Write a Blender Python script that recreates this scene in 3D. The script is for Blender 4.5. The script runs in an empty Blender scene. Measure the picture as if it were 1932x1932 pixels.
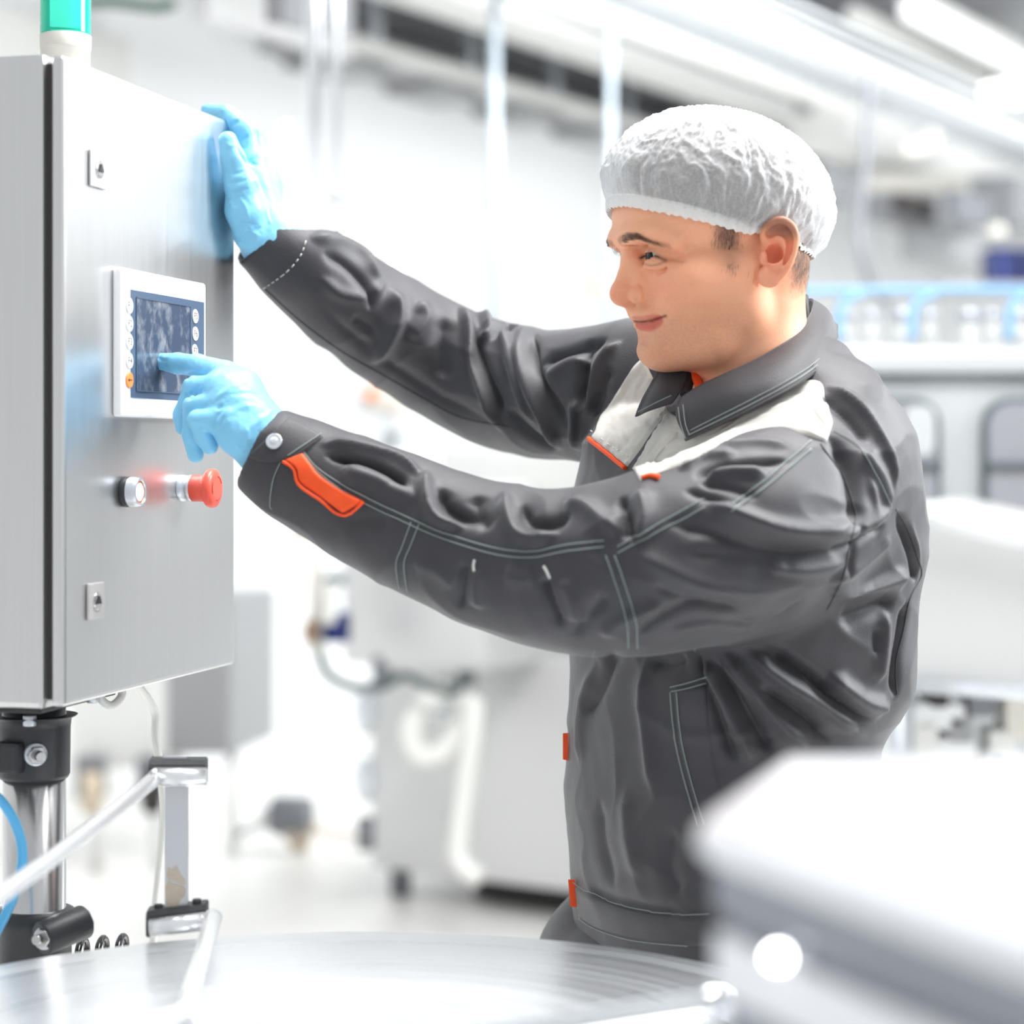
import bpy, bmesh, math, random
import numpy as np
from mathutils import Vector, Matrix, noise
from mathutils.bvhtree import BVHTree

random.seed(7)
SC = bpy.context.scene
COL = SC.collection

# ------------------------------------------------------------------ camera
IMG, FPX, CX, HY, CAMZ = 1932.0, 3900.0, 966.0, 857.0, 1.43
cam_data = bpy.data.cameras.new('camera')
cam = bpy.data.objects.new('camera', cam_data)
COL.objects.link(cam)
cam.location = (0, 0, CAMZ)
cam.rotation_euler = (math.pi / 2, 0, 0)
cam_data.sensor_width = 36.0
cam_data.lens = FPX / IMG * 36.0
cam_data.shift_y = -(966.0 - HY) / IMG
cam_data.clip_start, cam_data.clip_end = 0.05, 100
cam_data.dof.use_dof = True
cam_data.dof.focus_distance = 2.11
cam_data.dof.aperture_fstop = 2.55
SC.camera = cam

# ------------------------------------------------------------------ world, lamps, exposure
SC.view_settings.view_transform = 'Standard'
SC.view_settings.look = 'None'
SC.view_settings.exposure = 0.18
SC.view_settings.gamma = 1.0
SC.view_settings.use_curve_mapping = False
world = bpy.data.worlds.new('world')
SC.world = world
world.use_nodes = True
bg = world.node_tree.nodes['Background']
bg.inputs[0].default_value = (0.95, 0.98, 1.0, 1)
bg.inputs[1].default_value = 0.62


def area_lamp(name, loc, target, size, power, color=(1, 1, 1)):
    d = bpy.data.lights.new(name, 'AREA')
    d.shape = 'RECTANGLE'
    d.size, d.size_y = size
    d.energy = power
    d.color = color
    o = bpy.data.objects.new(name, d)
    COL.objects.link(o)
    o.location = loc
    o.rotation_euler = (Vector(target) - Vector(loc)).to_track_quat('-Z', 'Y').to_euler()
    return o


area_lamp('skylight_lamp', (0.7, 2.3, 3.9), (0.1, 2.2, 1.0), (1.5, 1.5), 165, (1, 0.99, 0.98))
area_lamp('side_window_lamp', (3.6, 2.7, 3.2), (0.2, 2.2, 1.2), (1.8, 1.6), 62, (0.95, 0.98, 1.0)).data.spread = math.radians(84)
area_lamp('hall_lamp', (1.5, 6.9, 3.35), (0.6, 8.6, 0.4), (3.4, 1.8), 150, (0.97, 0.99, 1.0))  # unseen lamp added to whiten the left wall
area_lamp('hall_lamp', (5.8, 9.5, 3.5), (5.2, 10.6, 0.4), (4.4, 3.6), 310, (0.97, 0.99, 1.0))  # unseen lamp added to brighten the far hall and the door's reflection


# ------------------------------------------------------------------ coordinate helpers
def P(px, py, d):
    """world point seen at picture position (px, py) at depth d metres"""
    return Vector(((px - CX) / FPX * d, d, CAMZ + (HY - py) / FPX * d))


WA = Vector((0.521, 0.8535, 0)).normalized()      # hall's long axis
WB = Vector((WA.y, -WA.x, 0))                     # across the hall
WP = Vector((-1.21, 9.73, 0))                     # a point on the foot of the left wall


def R(s, t, z=0.0):
    return WP + WA * s + WB * t + Vector((0, 0, z))


def room_at(px, py, h):
    """hall coordinates (s, t, z) of a point h metres above the camera"""
    d = h * FPX / (HY - py)
    v = P(px, py, d) - WP
    return v.dot(WA), v.dot(WB), CAMZ + h


# ------------------------------------------------------------------ materials
def mat(name, col, rough=0.5, metal=0.0, var=0.06, vscale=8.0, bump=0.0, bscale=60.0, stretch=(1, 1, 1),
        rvar=0.0, emit=0.0, alpha=1.0, sss=0.0, trans=0.0, spec=0.5, sheen=0.0, coat=0.0):
    m = bpy.data.materials.new(name)
    m.use_nodes = True
    nt = m.node_tree
    b = nt.nodes['Principled BSDF']
    tc = nt.nodes.new('ShaderNodeTexCoord')
    mp = nt.nodes.new('ShaderNodeMapping')
    mp.inputs['Scale'].default_value = stretch
    nt.links.new(tc.outputs['Object'], mp.inputs['Vector'])
    no = nt.nodes.new('ShaderNodeTexNoise')
    no.inputs['Scale'].default_value = vscale
    no.inputs['Detail'].default_value = 4
    nt.links.new(mp.outputs[0], no.inputs['Vector'])
    ramp = nt.nodes.new('ShaderNodeMix')
    ramp.data_type = 'RGBA'
    c0 = [max(0, c * (1 - var)) for c in col[:3]] + [1]
    c1 = [min(1, c * (1 + var)) for c in col[:3]] + [1]
    ramp.inputs[6].default_value = c0
    ramp.inputs[7].default_value = c1
    nt.links.new(no.outputs['Fac'], ramp.inputs[0])
    nt.links.new(ramp.outputs[2], b.inputs['Base Color'])
    b.inputs['Roughness'].default_value = rough
    b.inputs['Metallic'].default_value = metal
    b.inputs['Specular IOR Level'].default_value = spec
    if rvar:
        mr = nt.nodes.new('ShaderNodeMapRange')
        mr.inputs['To Min'].default_value = max(0.02, rough - rvar)
        mr.inputs['To Max'].default_value = rough + rvar
        nt.links.new(no.outputs['Fac'], mr.inputs['Value'])
        nt.links.new(mr.outputs[0], b.inputs['Roughness'])
    if bump:
        n2 = nt.nodes.new('ShaderNodeTexNoise')
        n2.inputs['Scale'].default_value = bscale
        n2.inputs['Detail'].default_value = 3
        nt.links.new(mp.outputs[0], n2.inputs['Vector'])
        bp = nt.nodes.new('ShaderNodeBump')
        bp.inputs['Strength'].default_value = bump
        bp.inputs['Distance'].default_value = 0.002
        nt.links.new(n2.outputs['Fac'], bp.inputs['Height'])
        nt.links.new(bp.outputs[0], b.inputs['Normal'])
    if emit:
        b.inputs['Emission Color'].default_value = (*col[:3], 1)
        b.inputs['Emission Strength'].default_value = emit
    if sss:
        b.inputs['Subsurface Weight'].default_value = sss
        b.inputs['Subsurface Radius'].default_value = (0.010, 0.004, 0.002)
        b.inputs['Subsurface Scale'].default_value = 0.6
    if trans:
        b.inputs['Transmission Weight'].default_value = trans
    if sheen:
        b.inputs['Sheen Weight'].default_value = sheen
        b.inputs['Sheen Roughness'].default_value = 0.5
    if coat:
        b.inputs['Coat Weight'].default_value = coat
        b.inputs['Coat Roughness'].default_value = 0.1
    b.inputs['Alpha'].default_value = alpha
    return m


def srgb(r, g, b):
    f = lambda c: (c / 255 / 12.92) if c / 255 <= 0.04045 else ((c / 255 + 0.055) / 1.055) ** 2.4
    return (f(r), f(g), f(b))


M = {}
M['wall'] = mat('white_wall_panel', srgb(246, 247, 248), 0.45, var=0.02, vscale=0.6)
M['floor'] = mat('pale_resin_floor', srgb(240, 239, 236), 0.35, var=0.05, vscale=1.5)
M['ceiling'] = mat('grey_ceiling_paint', srgb(196, 197, 199), 0.7, var=0.04, vscale=1.0)
M['darkceil'] = mat('dark_ceiling_steel', srgb(140, 141, 145), 0.6, var=0.10, vscale=2)
M['ductpale'] = mat('pale_duct_sheet', srgb(230, 230, 228), 0.4, 0.1, var=0.05, vscale=3)
M['galv'] = mat('galvanised_steel', srgb(214, 219, 225), 0.3, 0.6, var=0.12, vscale=14)
M['pipeblue'] = mat('pale_blue_pipe_paint', srgb(196, 207, 216), 0.3, var=0.04)
M['chrome'] = mat('polished_steel_pipe', srgb(240, 242, 245), 0.2, 1.0, var=0.03)
M['steel'] = mat('brushed_stainless', srgb(222, 222, 222), 0.34, 1.0, var=0.05, vscale=6, stretch=(60, 60, 1.2), rvar=0.05)
M['steel_tube'] = mat('drawn_stainless_tube', srgb(205, 205, 206), 0.22, 1.0, var=0.08, vscale=8, stretch=(30, 30, 0.8), rvar=0.05)
M['disc'] = mat('worn_stainless_disc', srgb(236, 238, 241), 0.34, 0.9, var=0.04, vscale=9, rvar=0.06)
M['machine'] = mat('machine_sheet_steel', srgb(214, 214, 214), 0.4, 0.35, var=0.04, vscale=2)
M['fillgrey'] = mat('filling_machine_grey', srgb(200, 204, 206), 0.4, 0.2, var=0.03, vscale=2)
M['machine_lt'] = mat('white_machine_paint', srgb(232, 234, 236), 0.35, var=0.03, vscale=2)
M['machine_dk'] = mat('grey_machine_paint', srgb(160, 161, 163), 0.45, 0.2, var=0.06, vscale=3)
M['blackplastic'] = mat('black_plastic', srgb(46, 48, 52), 0.45, var=0.2, vscale=40, bump=0.15, bscale=300)
M['blackrubber'] = mat('black_coil_hose', srgb(22, 24, 26), 0.18, var=0.2)
M['gasket'] = mat('dark_gasket', srgb(58, 54, 54), 0.8)
M['whiteplastic'] = mat('white_plastic', srgb(236, 236, 232), 0.4, var=0.02)
M['cream'] = mat('cream_plastic', srgb(222, 219, 210), 0.45, var=0.03)
M['bluehose'] = mat('blue_air_hose', srgb(86, 176, 228), 0.3, var=0.05)
M['bluebin'] = mat('blue_plastic', srgb(10, 62, 150), 0.45, var=0.06)
M['paleblue'] = mat('pale_blue_plastic', srgb(176, 212, 240), 0.4, var=0.06)
M['orange'] = mat('orange_plastic', srgb(255, 140, 70), 0.4)
M['tan'] = mat('tan_rubber', srgb(206, 190, 168), 0.6, var=0.1)
M['brown'] = mat('brown_brass', srgb(150, 116, 84), 0.5, 0.3, var=0.1)
M['motor'] = mat('motor_grey', srgb(128, 130, 136), 0.5, 0.2, var=0.1)
M['tealframe'] = mat('dark_teal_frame', srgb(86, 100, 104), 0.5, var=0.05)
M['windowdark'] = mat('grey_window_panel', srgb(150, 151, 157), 0.15, var=0.12, vscale=3)


# ------------------------------------------------------------------ object helpers
def tag(o, label=None, cat=None, group=None, kind=None):
    if label: o['label'] = label
    if cat: o['category'] = cat
    if group: o['group'] = group
    if kind: o['kind'] = kind
    return o


def thing(name, loc, label, cat, group=None):
    o = bpy.data.objects.new(name, None)
    o.empty_display_size = 0.1
    COL.objects.link(o)
    o.location = loc
    return tag(o, label, cat, group)


def put(name, mesh, parent=None, material=None):
    """link a mesh made in world coordinates; parent may be a thing's Empty or a part"""
    o = bpy.data.objects.new(name, mesh)
    COL.objects.link(o)
    if material is not None:
        if len(mesh.materials): mesh.materials[0] = material
        else: mesh.materials.append(material)
    if parent is not None:
        o.parent = parent
        if parent.type == 'EMPTY':
            o.matrix_parent_inverse = Matrix.Translation(-Vector(parent.location))
    return o


def copy_tree(src, offset, label=None):
    def rec(o, par):
        c = o.copy()
        COL.objects.link(c)
        if par is not None: c.parent = par
        for ch in [k for k in bpy.data.objects if k.parent == o]:
            rec(ch, c)
        return c
    c = rec(src, None)
    c.location = Vector(src.location) + Vector(offset)
    if label: c['label'] = label
    return c


def frame_from(z, up=(0, 0, 1)):
    z = Vector(z).normalized()
    u = Vector(up)
    if abs(z.dot(u)) > 0.98: u = Vector((0, 1, 0))
    x = u.cross(z).normalized()
    y = z.cross(x)
    return Matrix((x, y, z)).transposed()


class MB:
    def __init__(s): s.bm = bmesh.new()

    def box(s, c, size, rot=None, bevel=0.0, seg=2):
        t = bmesh.new()
        bmesh.ops.create_cube(t, size=1)
        for v in t.verts: v.co = Vector((v.co.x * size[0], v.co.y * size[1], v.co.z * size[2]))
        if bevel: bmesh.ops.bevel(t, geom=t.edges[:], offset=bevel, segments=seg, affect='EDGES', profile=0.6)
        m = Matrix.Translation(Vector(c)) @ (rot.to_4x4() if rot is not None else Matrix())
        t.transform(m)
        s._merge(t)
        return s

    def _merge(s, t):
        me = bpy.data.meshes.new('tmp')
        t.to_mesh(me); t.free()
        s.bm.from_mesh(me)
        bpy.data.meshes.remove(me)

    def obox(s, A, ex, ey, ez, bevel=0.0, seg=2):
        """box spanned from corner A by three edge vectors"""
        ex, ey, ez = Vector(ex), Vector(ey), Vector(ez)
        r = Matrix((ex.normalized(), ey.normalized(), ez.normalized())).transposed()
        return s.box(Vector(A) + (ex + ey + ez) / 2, (ex.length, ey.length, ez.length), r, bevel, seg)

    def lathe(s, a, axis, prof, n=32, cap=True):
        """prof: list of (distance along axis, radius)"""
        fr = frame_from(axis)
        rings = []
        for h, r in prof:
            rings.append([s.bm.verts.new(Vector(a) + fr @ Vector((r * math.cos(2 * math.pi * i / n), r * math.sin(2 * math.pi * i / n), h))) for i in range(n)])
        for r0, r1 in zip(rings, rings[1:]):
            for i in range(n):
                f = s.bm.faces.new((r0[i], r0[(i + 1) % n], r1[(i + 1) % n], r1[i])); f.smooth = True
        if cap:
            s.bm.faces.new(rings[0][::-1]); s.bm.faces.new(rings[-1])
        return s

    def cyl(s, a, b, r, n=24, r2=None, bev=0.0):
        a, b = Vector(a), Vector(b)
        L = (b - a).length
        r2 = r if r2 is None else r2
        if bev: prof = [(0, r - bev), (bev * 0.3, r - bev * 0.3), (bev, r), (L - bev, r2), (L - bev * 0.3, r2 - bev * 0.3), (L, r2 - bev)]
        else: prof = [(0, r), (L, r2)]
        return s.lathe(a, b - a, prof, n)

    def tube(s, pts, r, n=10, sub=6, cap=True):
        pts = [Vector(p) for p in pts]
        if sub > 1 and len(pts) > 2: pts = smooth_path(pts, sub)
        rr = r if isinstance(r, (list, tuple)) else None
        prev = None
        rings = []
        for i, p in enumerate(pts):
            t = (pts[min(i + 1, len(pts) - 1)] - pts[max(i - 1, 0)]).normalized()
            if prev is None:
                u = frame_from(t).col[0]
            else:
                u = (prev - t * prev.dot(t)).normalized()
            prev = u
            v = t.cross(u)
            ri = r if rr is None else rr[0] + (rr[1] - rr[0]) * i / (len(pts) - 1)
            rings.append([s.bm.verts.new(p + (u * math.cos(2 * math.pi * k / n) + v * math.sin(2 * math.pi * k / n)) * ri) for k in range(n)])
        for r0, r1 in zip(rings, rings[1:]):
            for k in range(n):
                f = s.bm.faces.new((r0[k], r0[(k + 1) % n], r1[(k + 1) % n], r1[k])); f.smooth = True
        if cap:
            s.bm.faces.new(rings[0][::-1]); s.bm.faces.new(rings[-1])
        return s

    def prism(s, poly, ext, bevel=0.0):
        """polygon (world points) pushed along ext"""
        t = bmesh.new()
        ext = Vector(ext)
        a = [t.verts.new(Vector(p)) for p in poly]
        b = [t.verts.new(Vector(p) + ext) for p in poly]
        n = len(a)
        t.faces.new(a[::-1]); t.faces.new(b)
        for i in range(n): t.faces.new((a[i], a[(i + 1) % n], b[(i + 1) % n], b[i]))
        bmesh.ops.recalc_face_normals(t, faces=t.faces[:])
        if bevel: bmesh.ops.bevel(t, geom=t.edges[:], offset=bevel, segments=2, affect='EDGES')
        s._merge(t)
        return s

    def sphere(s, c, r, u=20, v=12, squash=(1, 1, 1)):
        t = bmesh.new()
        bmesh.ops.create_uvsphere(t, u_segments=u, v_segments=v, radius=r)
        for f in t.faces: f.smooth = True
        for q in t.verts: q.co = Vector((q.co.x * squash[0], q.co.y * squash[1], q.co.z * squash[2])) + Vector(c)
        s._merge(t)
        return s

    def build(s, name, material, parent=None, kind=None):
        me = bpy.data.meshes.new(name)
        bmesh.ops.recalc_face_normals(s.bm, faces=s.bm.faces[:])
        s.bm.to_mesh(me); s.bm.free()
        o = put(name, me, parent, material)
        if kind: o['kind'] = kind
        return o


def smooth_path(pts, sub):
    out = []
    n = len(pts)
    for i in range(n - 1):
        p0, p1, p2, p3 = pts[max(i - 1, 0)], pts[i], pts[i + 1], pts[min(i + 2, n - 1)]
        for k in range(sub):
            t = k / sub
            out.append(0.5 * ((2 * p1) + (p2 - p0) * t + (2 * p0 - 5 * p1 + 4 * p2 - p3) * t * t + (3 * p1 - p0 - 3 * p2 + p3) * t ** 3))
    out.append(pts[-1])
    return out


def structure(name, mb, material, label=None):
    return tag(mb.build(name, material), label, None, None, 'structure')
# ================================================================== floor, walls, ceiling of the hall
structure('floor', MB().obox(R(-14, 0, -0.1), WA * 34, WB * 20, (0, 0, 0.1)), M['floor'])
structure('wall_left', MB().obox(R(-14, -0.2, 0), WA * 34, WB * 0.2, (0, 0, 4.3)), M['wall'])
structure('wall_back', MB().obox(R(9.5, 0, 0), WA * 0.2, WB * 20, (0, 0, 4.3)), M['wall'])
structure('ceiling', MB().obox(R(-4.5, 0, 4.2), WA * 14, WB * 20, (0, 0, 0.15)), M['ceiling'])

# ================================================================== control cabinet
CA = Vector((-0.4137, 1.907, 0))
CE = Vector((0.2577, 0.9662, 0)).normalized()
CN = Vector((CE.y, -CE.x, 0))
DOORW, DZ0, DZ1 = 0.408, 1.1965, 1.7985
CROT = Matrix((CE, CN, Vector((0, 0, 1)))).transposed()


def C(s, n, z): return CA + CE * s + CN * n + Vector((0, 0, z))


def door_at(px, py, n=0.0):
    k = (px - CX) / FPX
    o = CA + CN * n
    s = (k * o.y - o.x) / (CE.x - k * CE.y)
    d = o.y + CE.y * s
    return s, CAMZ + (HY - py) / FPX * d


def cbox(mb, s0, s1, n0, n1, z0, z1, bevel=0.0, seg=2):
    return mb.box(C((s0 + s1) / 2, (n0 + n1) / 2, (z0 + z1) / 2), (abs(s1 - s0), abs(n1 - n0), abs(z1 - z0)), CROT, bevel, seg)


def text_mesh(body, size, origin, ex, ey, thick, material, name, parent):
    cu = bpy.data.curves.new('lettering', 'FONT')
    cu.body = body; cu.size = size; cu.align_x = 'CENTER'; cu.align_y = 'CENTER'; cu.extrude = thick
    t = bpy.data.objects.new('lettering', cu)
    COL.objects.link(t)
    dg = bpy.context.evaluated_depsgraph_get()
    me = bpy.data.meshes.new_from_object(t.evaluated_get(dg))
    bpy.data.objects.remove(t)
    ex, ey = Vector(ex).normalized(), Vector(ey).normalized()
    me.transform(Matrix.Translation(Vector(origin)) @ Matrix((ex, ey, ex.cross(ey))).transposed().to_4x4())
    me.materials.clear()
    return put(name, me, parent, material)


M['lockplate'] = mat('dull_lock_plate', srgb(206, 203, 202), 0.45, 0.3, var=0.05, vscale=60)
M['screenblue'] = mat('slate_blue_panel', srgb(74, 92, 116), 0.35, var=0.04)
M['keyface'] = mat('pale_key_foil', srgb(226, 226, 222), 0.4)
M['ink'] = mat('dark_print', srgb(40, 40, 44), 0.6)
M['red'] = mat('red_plastic', srgb(250, 96, 78), 0.35, var=0.03)
M['redline'] = mat('dark_red_print', srgb(176, 44, 34), 0.5)
M['lens'] = mat('lit_white_lens', (1.0, 0.97, 0.93), 0.3, emit=2.0)
M['panelwhite'] = mat('white_foil', srgb(246, 248, 252), 0.3, var=0.01)
M['green'] = mat('green_beacon_lens', srgb(20, 200, 170), 0.12, var=0.08, trans=0.35, emit=0.0)
# touch screen: dark glass with smeared finger marks
ms = mat('smeared_screen_glass', srgb(70, 82, 100), 0.22, var=0.15, vscale=30)
nt = ms.node_tree
bs = nt.nodes['Principled BSDF']
tc = nt.nodes.new('ShaderNodeTexCoord')
n1 = nt.nodes.new('ShaderNodeTexNoise'); n1.inputs['Scale'].default_value = 62; n1.inputs['Detail'].default_value = 6; n1.inputs['Distortion'].default_value = 0.2
n2 = nt.nodes.new('ShaderNodeTexNoise'); n2.inputs['Scale'].default_value = 300; n2.inputs['Detail'].default_value = 2
mp = nt.nodes.new('ShaderNodeMapping'); mp.inputs['Rotation'].default_value = (0.5, 0.9, 0.2); mp.inputs['Scale'].default_value = (1, 1, 0.8)
cr = nt.nodes.new('ShaderNodeValToRGB')
cr.color_ramp.elements[0].position = 0.56; cr.color_ramp.elements[0].color = (*srgb(66, 78, 98), 1)
cr.color_ramp.elements[1].position = 0.86; cr.color_ramp.elements[1].color = (*srgb(138, 143, 150), 1)
ma = nt.nodes.new('ShaderNodeMath'); ma.operation = 'MULTIPLY_ADD'; ma.inputs[1].default_value = 0.16
nt.links.new(tc.outputs['Object'], mp.inputs['Vector'])
nt.links.new(mp.outputs[0], n1.inputs['Vector']); nt.links.new(mp.outputs[0], n2.inputs['Vector'])
nt.links.new(n2.outputs['Fac'], ma.inputs[0]); nt.links.new(n1.outputs['Fac'], ma.inputs[2])
nt.links.new(ma.outputs[0], cr.inputs[0]); nt.links.new(cr.outputs[0], bs.inputs['Base Color'])
M['screen'] = ms

cab = thing('control_cabinet', C(0.2, -0.12, DZ0),
            'brushed stainless control cabinet with touch panel and red stop button on a steel post', 'cabinet')
b = MB()
cbox(b, 0.0, DOORW - 0.004, -0.33, -0.020, DZ0 - 0.003, DZ1 + 0.003, 0.006)
b.build('housing', M['steel'], cab)
b = MB()
cbox(b, 0.006, DOORW - 0.006, -0.0205, -0.0125, DZ0 + 0.006, DZ1 - 0.006)
b.build('gasket', M['gasket'], cab)
b = MB()
cbox(b, 0.0, DOORW, -0.013, 0.0, DZ0, DZ1, 0.005, 3)
door = b.build('door', M['steel'], cab)
door['label'] = 'brushed steel cabinet door'
for px, py in ((181, 320), (177, 1134)):
    s, z = door_at(px, py)
    b = MB()
    cbox(b, s - 0.0165, s + 0.0165, 0.0005, 0.0035, z - 0.0175, z + 0.0175, 0.0012)
    lk = b.build('quarter_turn_lock', M['lockplate'], door)
    MB().lathe(C(s, 0.0025, z), CN, [(0, 0.0085), (0.0022, 0.0085), (0.0026, 0.0078), (0.0026, 0.0066)], 24).build('lock_insert', M['steel_tube'], lk)
    tri = [C(s + 0.0052 * math.cos(a), 0.0052, z + 0.0052 * math.sin(a)) for a in (math.pi / 2, math.pi * 7 / 6, math.pi * 11 / 6)]
    MB().prism(tri, CN * 0.0012).build('key_socket', M['gasket'], lk)

# touch panel with its keys
s0, zt = door_at(211, 504); s1, _ = door_at(389, 540, 0.011); _, zb = door_at(211, 786)
pan = MB()
cbox(pan, s0, s1, 0.0, 0.011, zb, zt, 0.004, 3)
pan = pan.build('touch_panel', M['panelwhite'], cab)
pan['label'] = 'white operator panel with a smeared grey screen'
pn = 0.011
sd0, zd0 = door_at(246, 546, pn); _, zd1 = door_at(246, 750, pn); sd1, _ = door_at(386, 570, pn)
b = MB(); cbox(b, sd0, sd1 - 0.002, pn, pn + 0.0006, zd1, zd0); b.build('screen_surround', M['screenblue'], pan)
sg0, zg0 = door_at(256, 562, pn); sg1, _ = door_at(357, 590, pn); _, zg1 = door_at(256, 736, pn)
b = MB(); cbox(b, sg0, sg1, pn + 0.0004, pn + 0.0010, zg1, zg0); b.build('screen', M['screen'], pan)
b = MB()
for a in ((sg0 - .001, sg0, zg1, zg0), (sg1, sg1 + .001, zg1, zg0), (sg0, sg1, zg1 - .001, zg1), (sg0, sg1, zg0, zg0 + .001)):
    cbox(b, a[0], a[1], pn, pn + 0.0016, a[2], a[3])
b.build('screen_lip', M['screenblue'], pan)
M['keyline'] = mat('slate_key_outline', srgb(96, 104, 116), 0.5)
keys = [('F1', 243, 577), ('F2', 243, 611), ('F3', 243, 645), ('F4', 243, 681), ('F5', 367, 597), ('F6', 367, 630), ('F7', 366, 663), ('F8', 366, 696)]
for nm, px, py in keys:
    s, z = door_at(px, py, pn)
    k = MB().lathe(C(s, pn, z), CN, [(0, 0.0073), (0.0013, 0.0073), (0.0016, 0.0068)], 28).build('function_key', M['keyface'], pan)
    MB().lathe(C(s, pn, z), CN, [(0.0, 0.0079), (0.0010, 0.0079), (0.0010, 0.0073)], 28).build('key_outline', M['keyline'] if px > 300 else M['keyface'], pan)
    text_mesh(nm, 0.0098, C(s, pn + 0.00165, z), CE, (0, 0, 1), 0.0001, M['ink'], 'key_lettering', pan)
s, z = door_at(243, 717, pn)
MB().lathe(C(s, pn, z), CN, [(0, 0.0077), (0.0013, 0.0077), (0.0016, 0.0070)], 28).build('orange_key', M['orange'], pan)
b = MB()
cbox(b, s - 0.0035, s + 0.004, pn + 0.0016, pn + 0.0019, z - 0.0005, z + 0.0005)
b.prism([C(s - 0.005, pn + 0.0016, z), C(s - 0.002, pn + 0.0016, z + 0.0018), C(s - 0.002, pn + 0.0016, z - 0.0018)], CN * 0.0003)
b.build('arrow_mark', M['ink'], pan)

# lit push button
s, z = door_at(235, 928)
pb = MB().lathe(C(s, 0, z), CN, [(0, 0.0150), (0.007, 0.0150), (0.0075, 0.0143)], 32).build('push_button', M['blackplastic'], cab)
pb['label'] = 'lit white push button'
MB().lathe(C(s, 0.007, z), CN, [(0, 0.0150), (0.006, 0.0148), (0.010, 0.0138), (0.011, 0.0125), (0.0105, 0.0112), (0.006, 0.0110)], 32, cap=False).build('bezel', M['galv'], pb)
MB().lathe(C(s, 0.008, z), CN, [(0, 0.0109), (0.0082, 0.0109), (0.0084, 0.0088)], 32, cap=False).build('orange_ring', M['orange'], pb)
MB().lathe(C(s, 0.009, z), CN, [(0, 0.0088), (0.007, 0.0088), (0.0078, 0.0075)], 32).build('lens', M['lens'], pb)
# emergency stop
s, z = door_at(341, 921)
es = MB().lathe(C(s, 0, z), CN, [(0, 0.0140), (0.004, 0.0140), (0.0042, 0.0134), (0.010, 0.0134), (0.0102, 0.0138), (0.015, 0.0138)], 32).build('emergency_stop', M['galv'], cab)
es['label'] = 'red mushroom stop button on a silver collar'
MB().lathe(C(s, 0.014, z), CN, [(0, 0.0140), (0.012, 0.0140), (0.016, 0.0165), (0.0175, 0.0195), (0.019, 0.0202), (0.0225, 0.0203), (0.0245, 0.0196), (0.0262, 0.0165), (0.027, 0.010)], 40).build('mushroom_head', M['red'], es)
b = MB()
for a0 in (0.4, 2.5, 4.6):
    pts = [C(s + 0.0125 * math.cos(a0 + k * 0.13), 0.0408, z + 0.0125 * math.sin(a0 + k * 0.13)) for k in range(9)]
    b.tube(pts, 0.0006, 6, 1)
b.build('turn_arrow_marks', M['redline'], es)

# bolt and cable gland under the cabinet
MB().cyl(C(0.10, -0.02, DZ0 - 0.008), C(0.10, -0.02, DZ0), 0.006, 6).build('bottom_bolt', M['galv'], cab)

# ------------------------------------------------------------------ signal light on the cabinet
sl = thing('signal_light', C(0.125, -0.06, DZ1), 'green ribbed signal light on a cream base on top of the cabinet', 'signal light')
q = C(0.125, -0.062, DZ1 + 0.003)
MB().lathe(q, (0, 0, 1), [(0, 0.0240), (0.0285, 0.0243), (0.0288, 0.0250), (0.0295, 0.0250), (0.042, 0.0252), (0.0425, 0.0246)], 40).build('base', M['cream'], sl)
b = MB()
nr, nh = 44, 40
prof = []
for i in range(nh):
    h = 0.0425 + i * 0.0024
    prof += [(h, 0.0242), (h + 0.0012, 0.0247)]
b.lathe(q, (0, 0, 1), prof, 44)
lens = b.build('lens', M['green'], sl)
for v in lens.data.vertices:
    d = Vector((v.co.x - q.x, v.co.y - q.y, 0))
    a = math.atan2(d.y, d.x)
    k = 1 + (0.012 if int(round(a / (2 * math.pi) * 44)) % 2 else -0.006)
    v.co.x = q.x + d.x * k; v.co.y = q.y + d.y * k
MB().cyl(q + Vector((0, 0, 0.05)), q + Vector((0, 0, 0.12)), 0.010, 16).build('bulb', M['lens'], sl)

# ------------------------------------------------------------------ support post under the cabinet
pc = C(0.0955, -0.0805, 0)
post = thing('support_post', (pc.x, pc.y, 0), 'round stainless post with black clamps carrying the control cabinet', 'post')
MB().cyl(pc + Vector((0, 0, 0.02)), pc + Vector((0, 0, DZ0 - 0.01)), 0.0305, 40).build('tube', M['steel_tube'], post)
MB().cyl(pc, pc + Vector((0, 0, 0.022)), 0.11, 32, bev=0.004).build('foot_plate', M['steel'], post)
zc = lambda py, d=2.02: CAMZ + (HY - py) / FPX * d
b = MB()
b.lathe(pc + Vector((0, 0, zc(1467))), (0, 0, 1), [(0, 0.0325), (0.004, 0.0345), (0.05, 0.0350), (0.058, 0.036), (0.060, 0.040), (0.0615, 0.042)], 40)
hx = Vector((-0.35, -0.93, 0)).normalized()
b.box(pc + hx * 0.030 + Vector((-0.004, 0, zc(1420))), (0.03, 0.03, 0.024), frame_from(hx), 0.004)
uc = b.build('upper_clamp', M['blackplastic'], post)
b = MB(); cbox(b, 0.02, 0.18, -0.15, -0.034, DZ0 - 0.010, DZ0 - 0.003, 0.002); b.build('flange', M['blackplastic'], post)
bolt0 = P(68, 1424, 1.985)
bd = Vector((0.5, -0.86, 0)).normalized()


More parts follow.
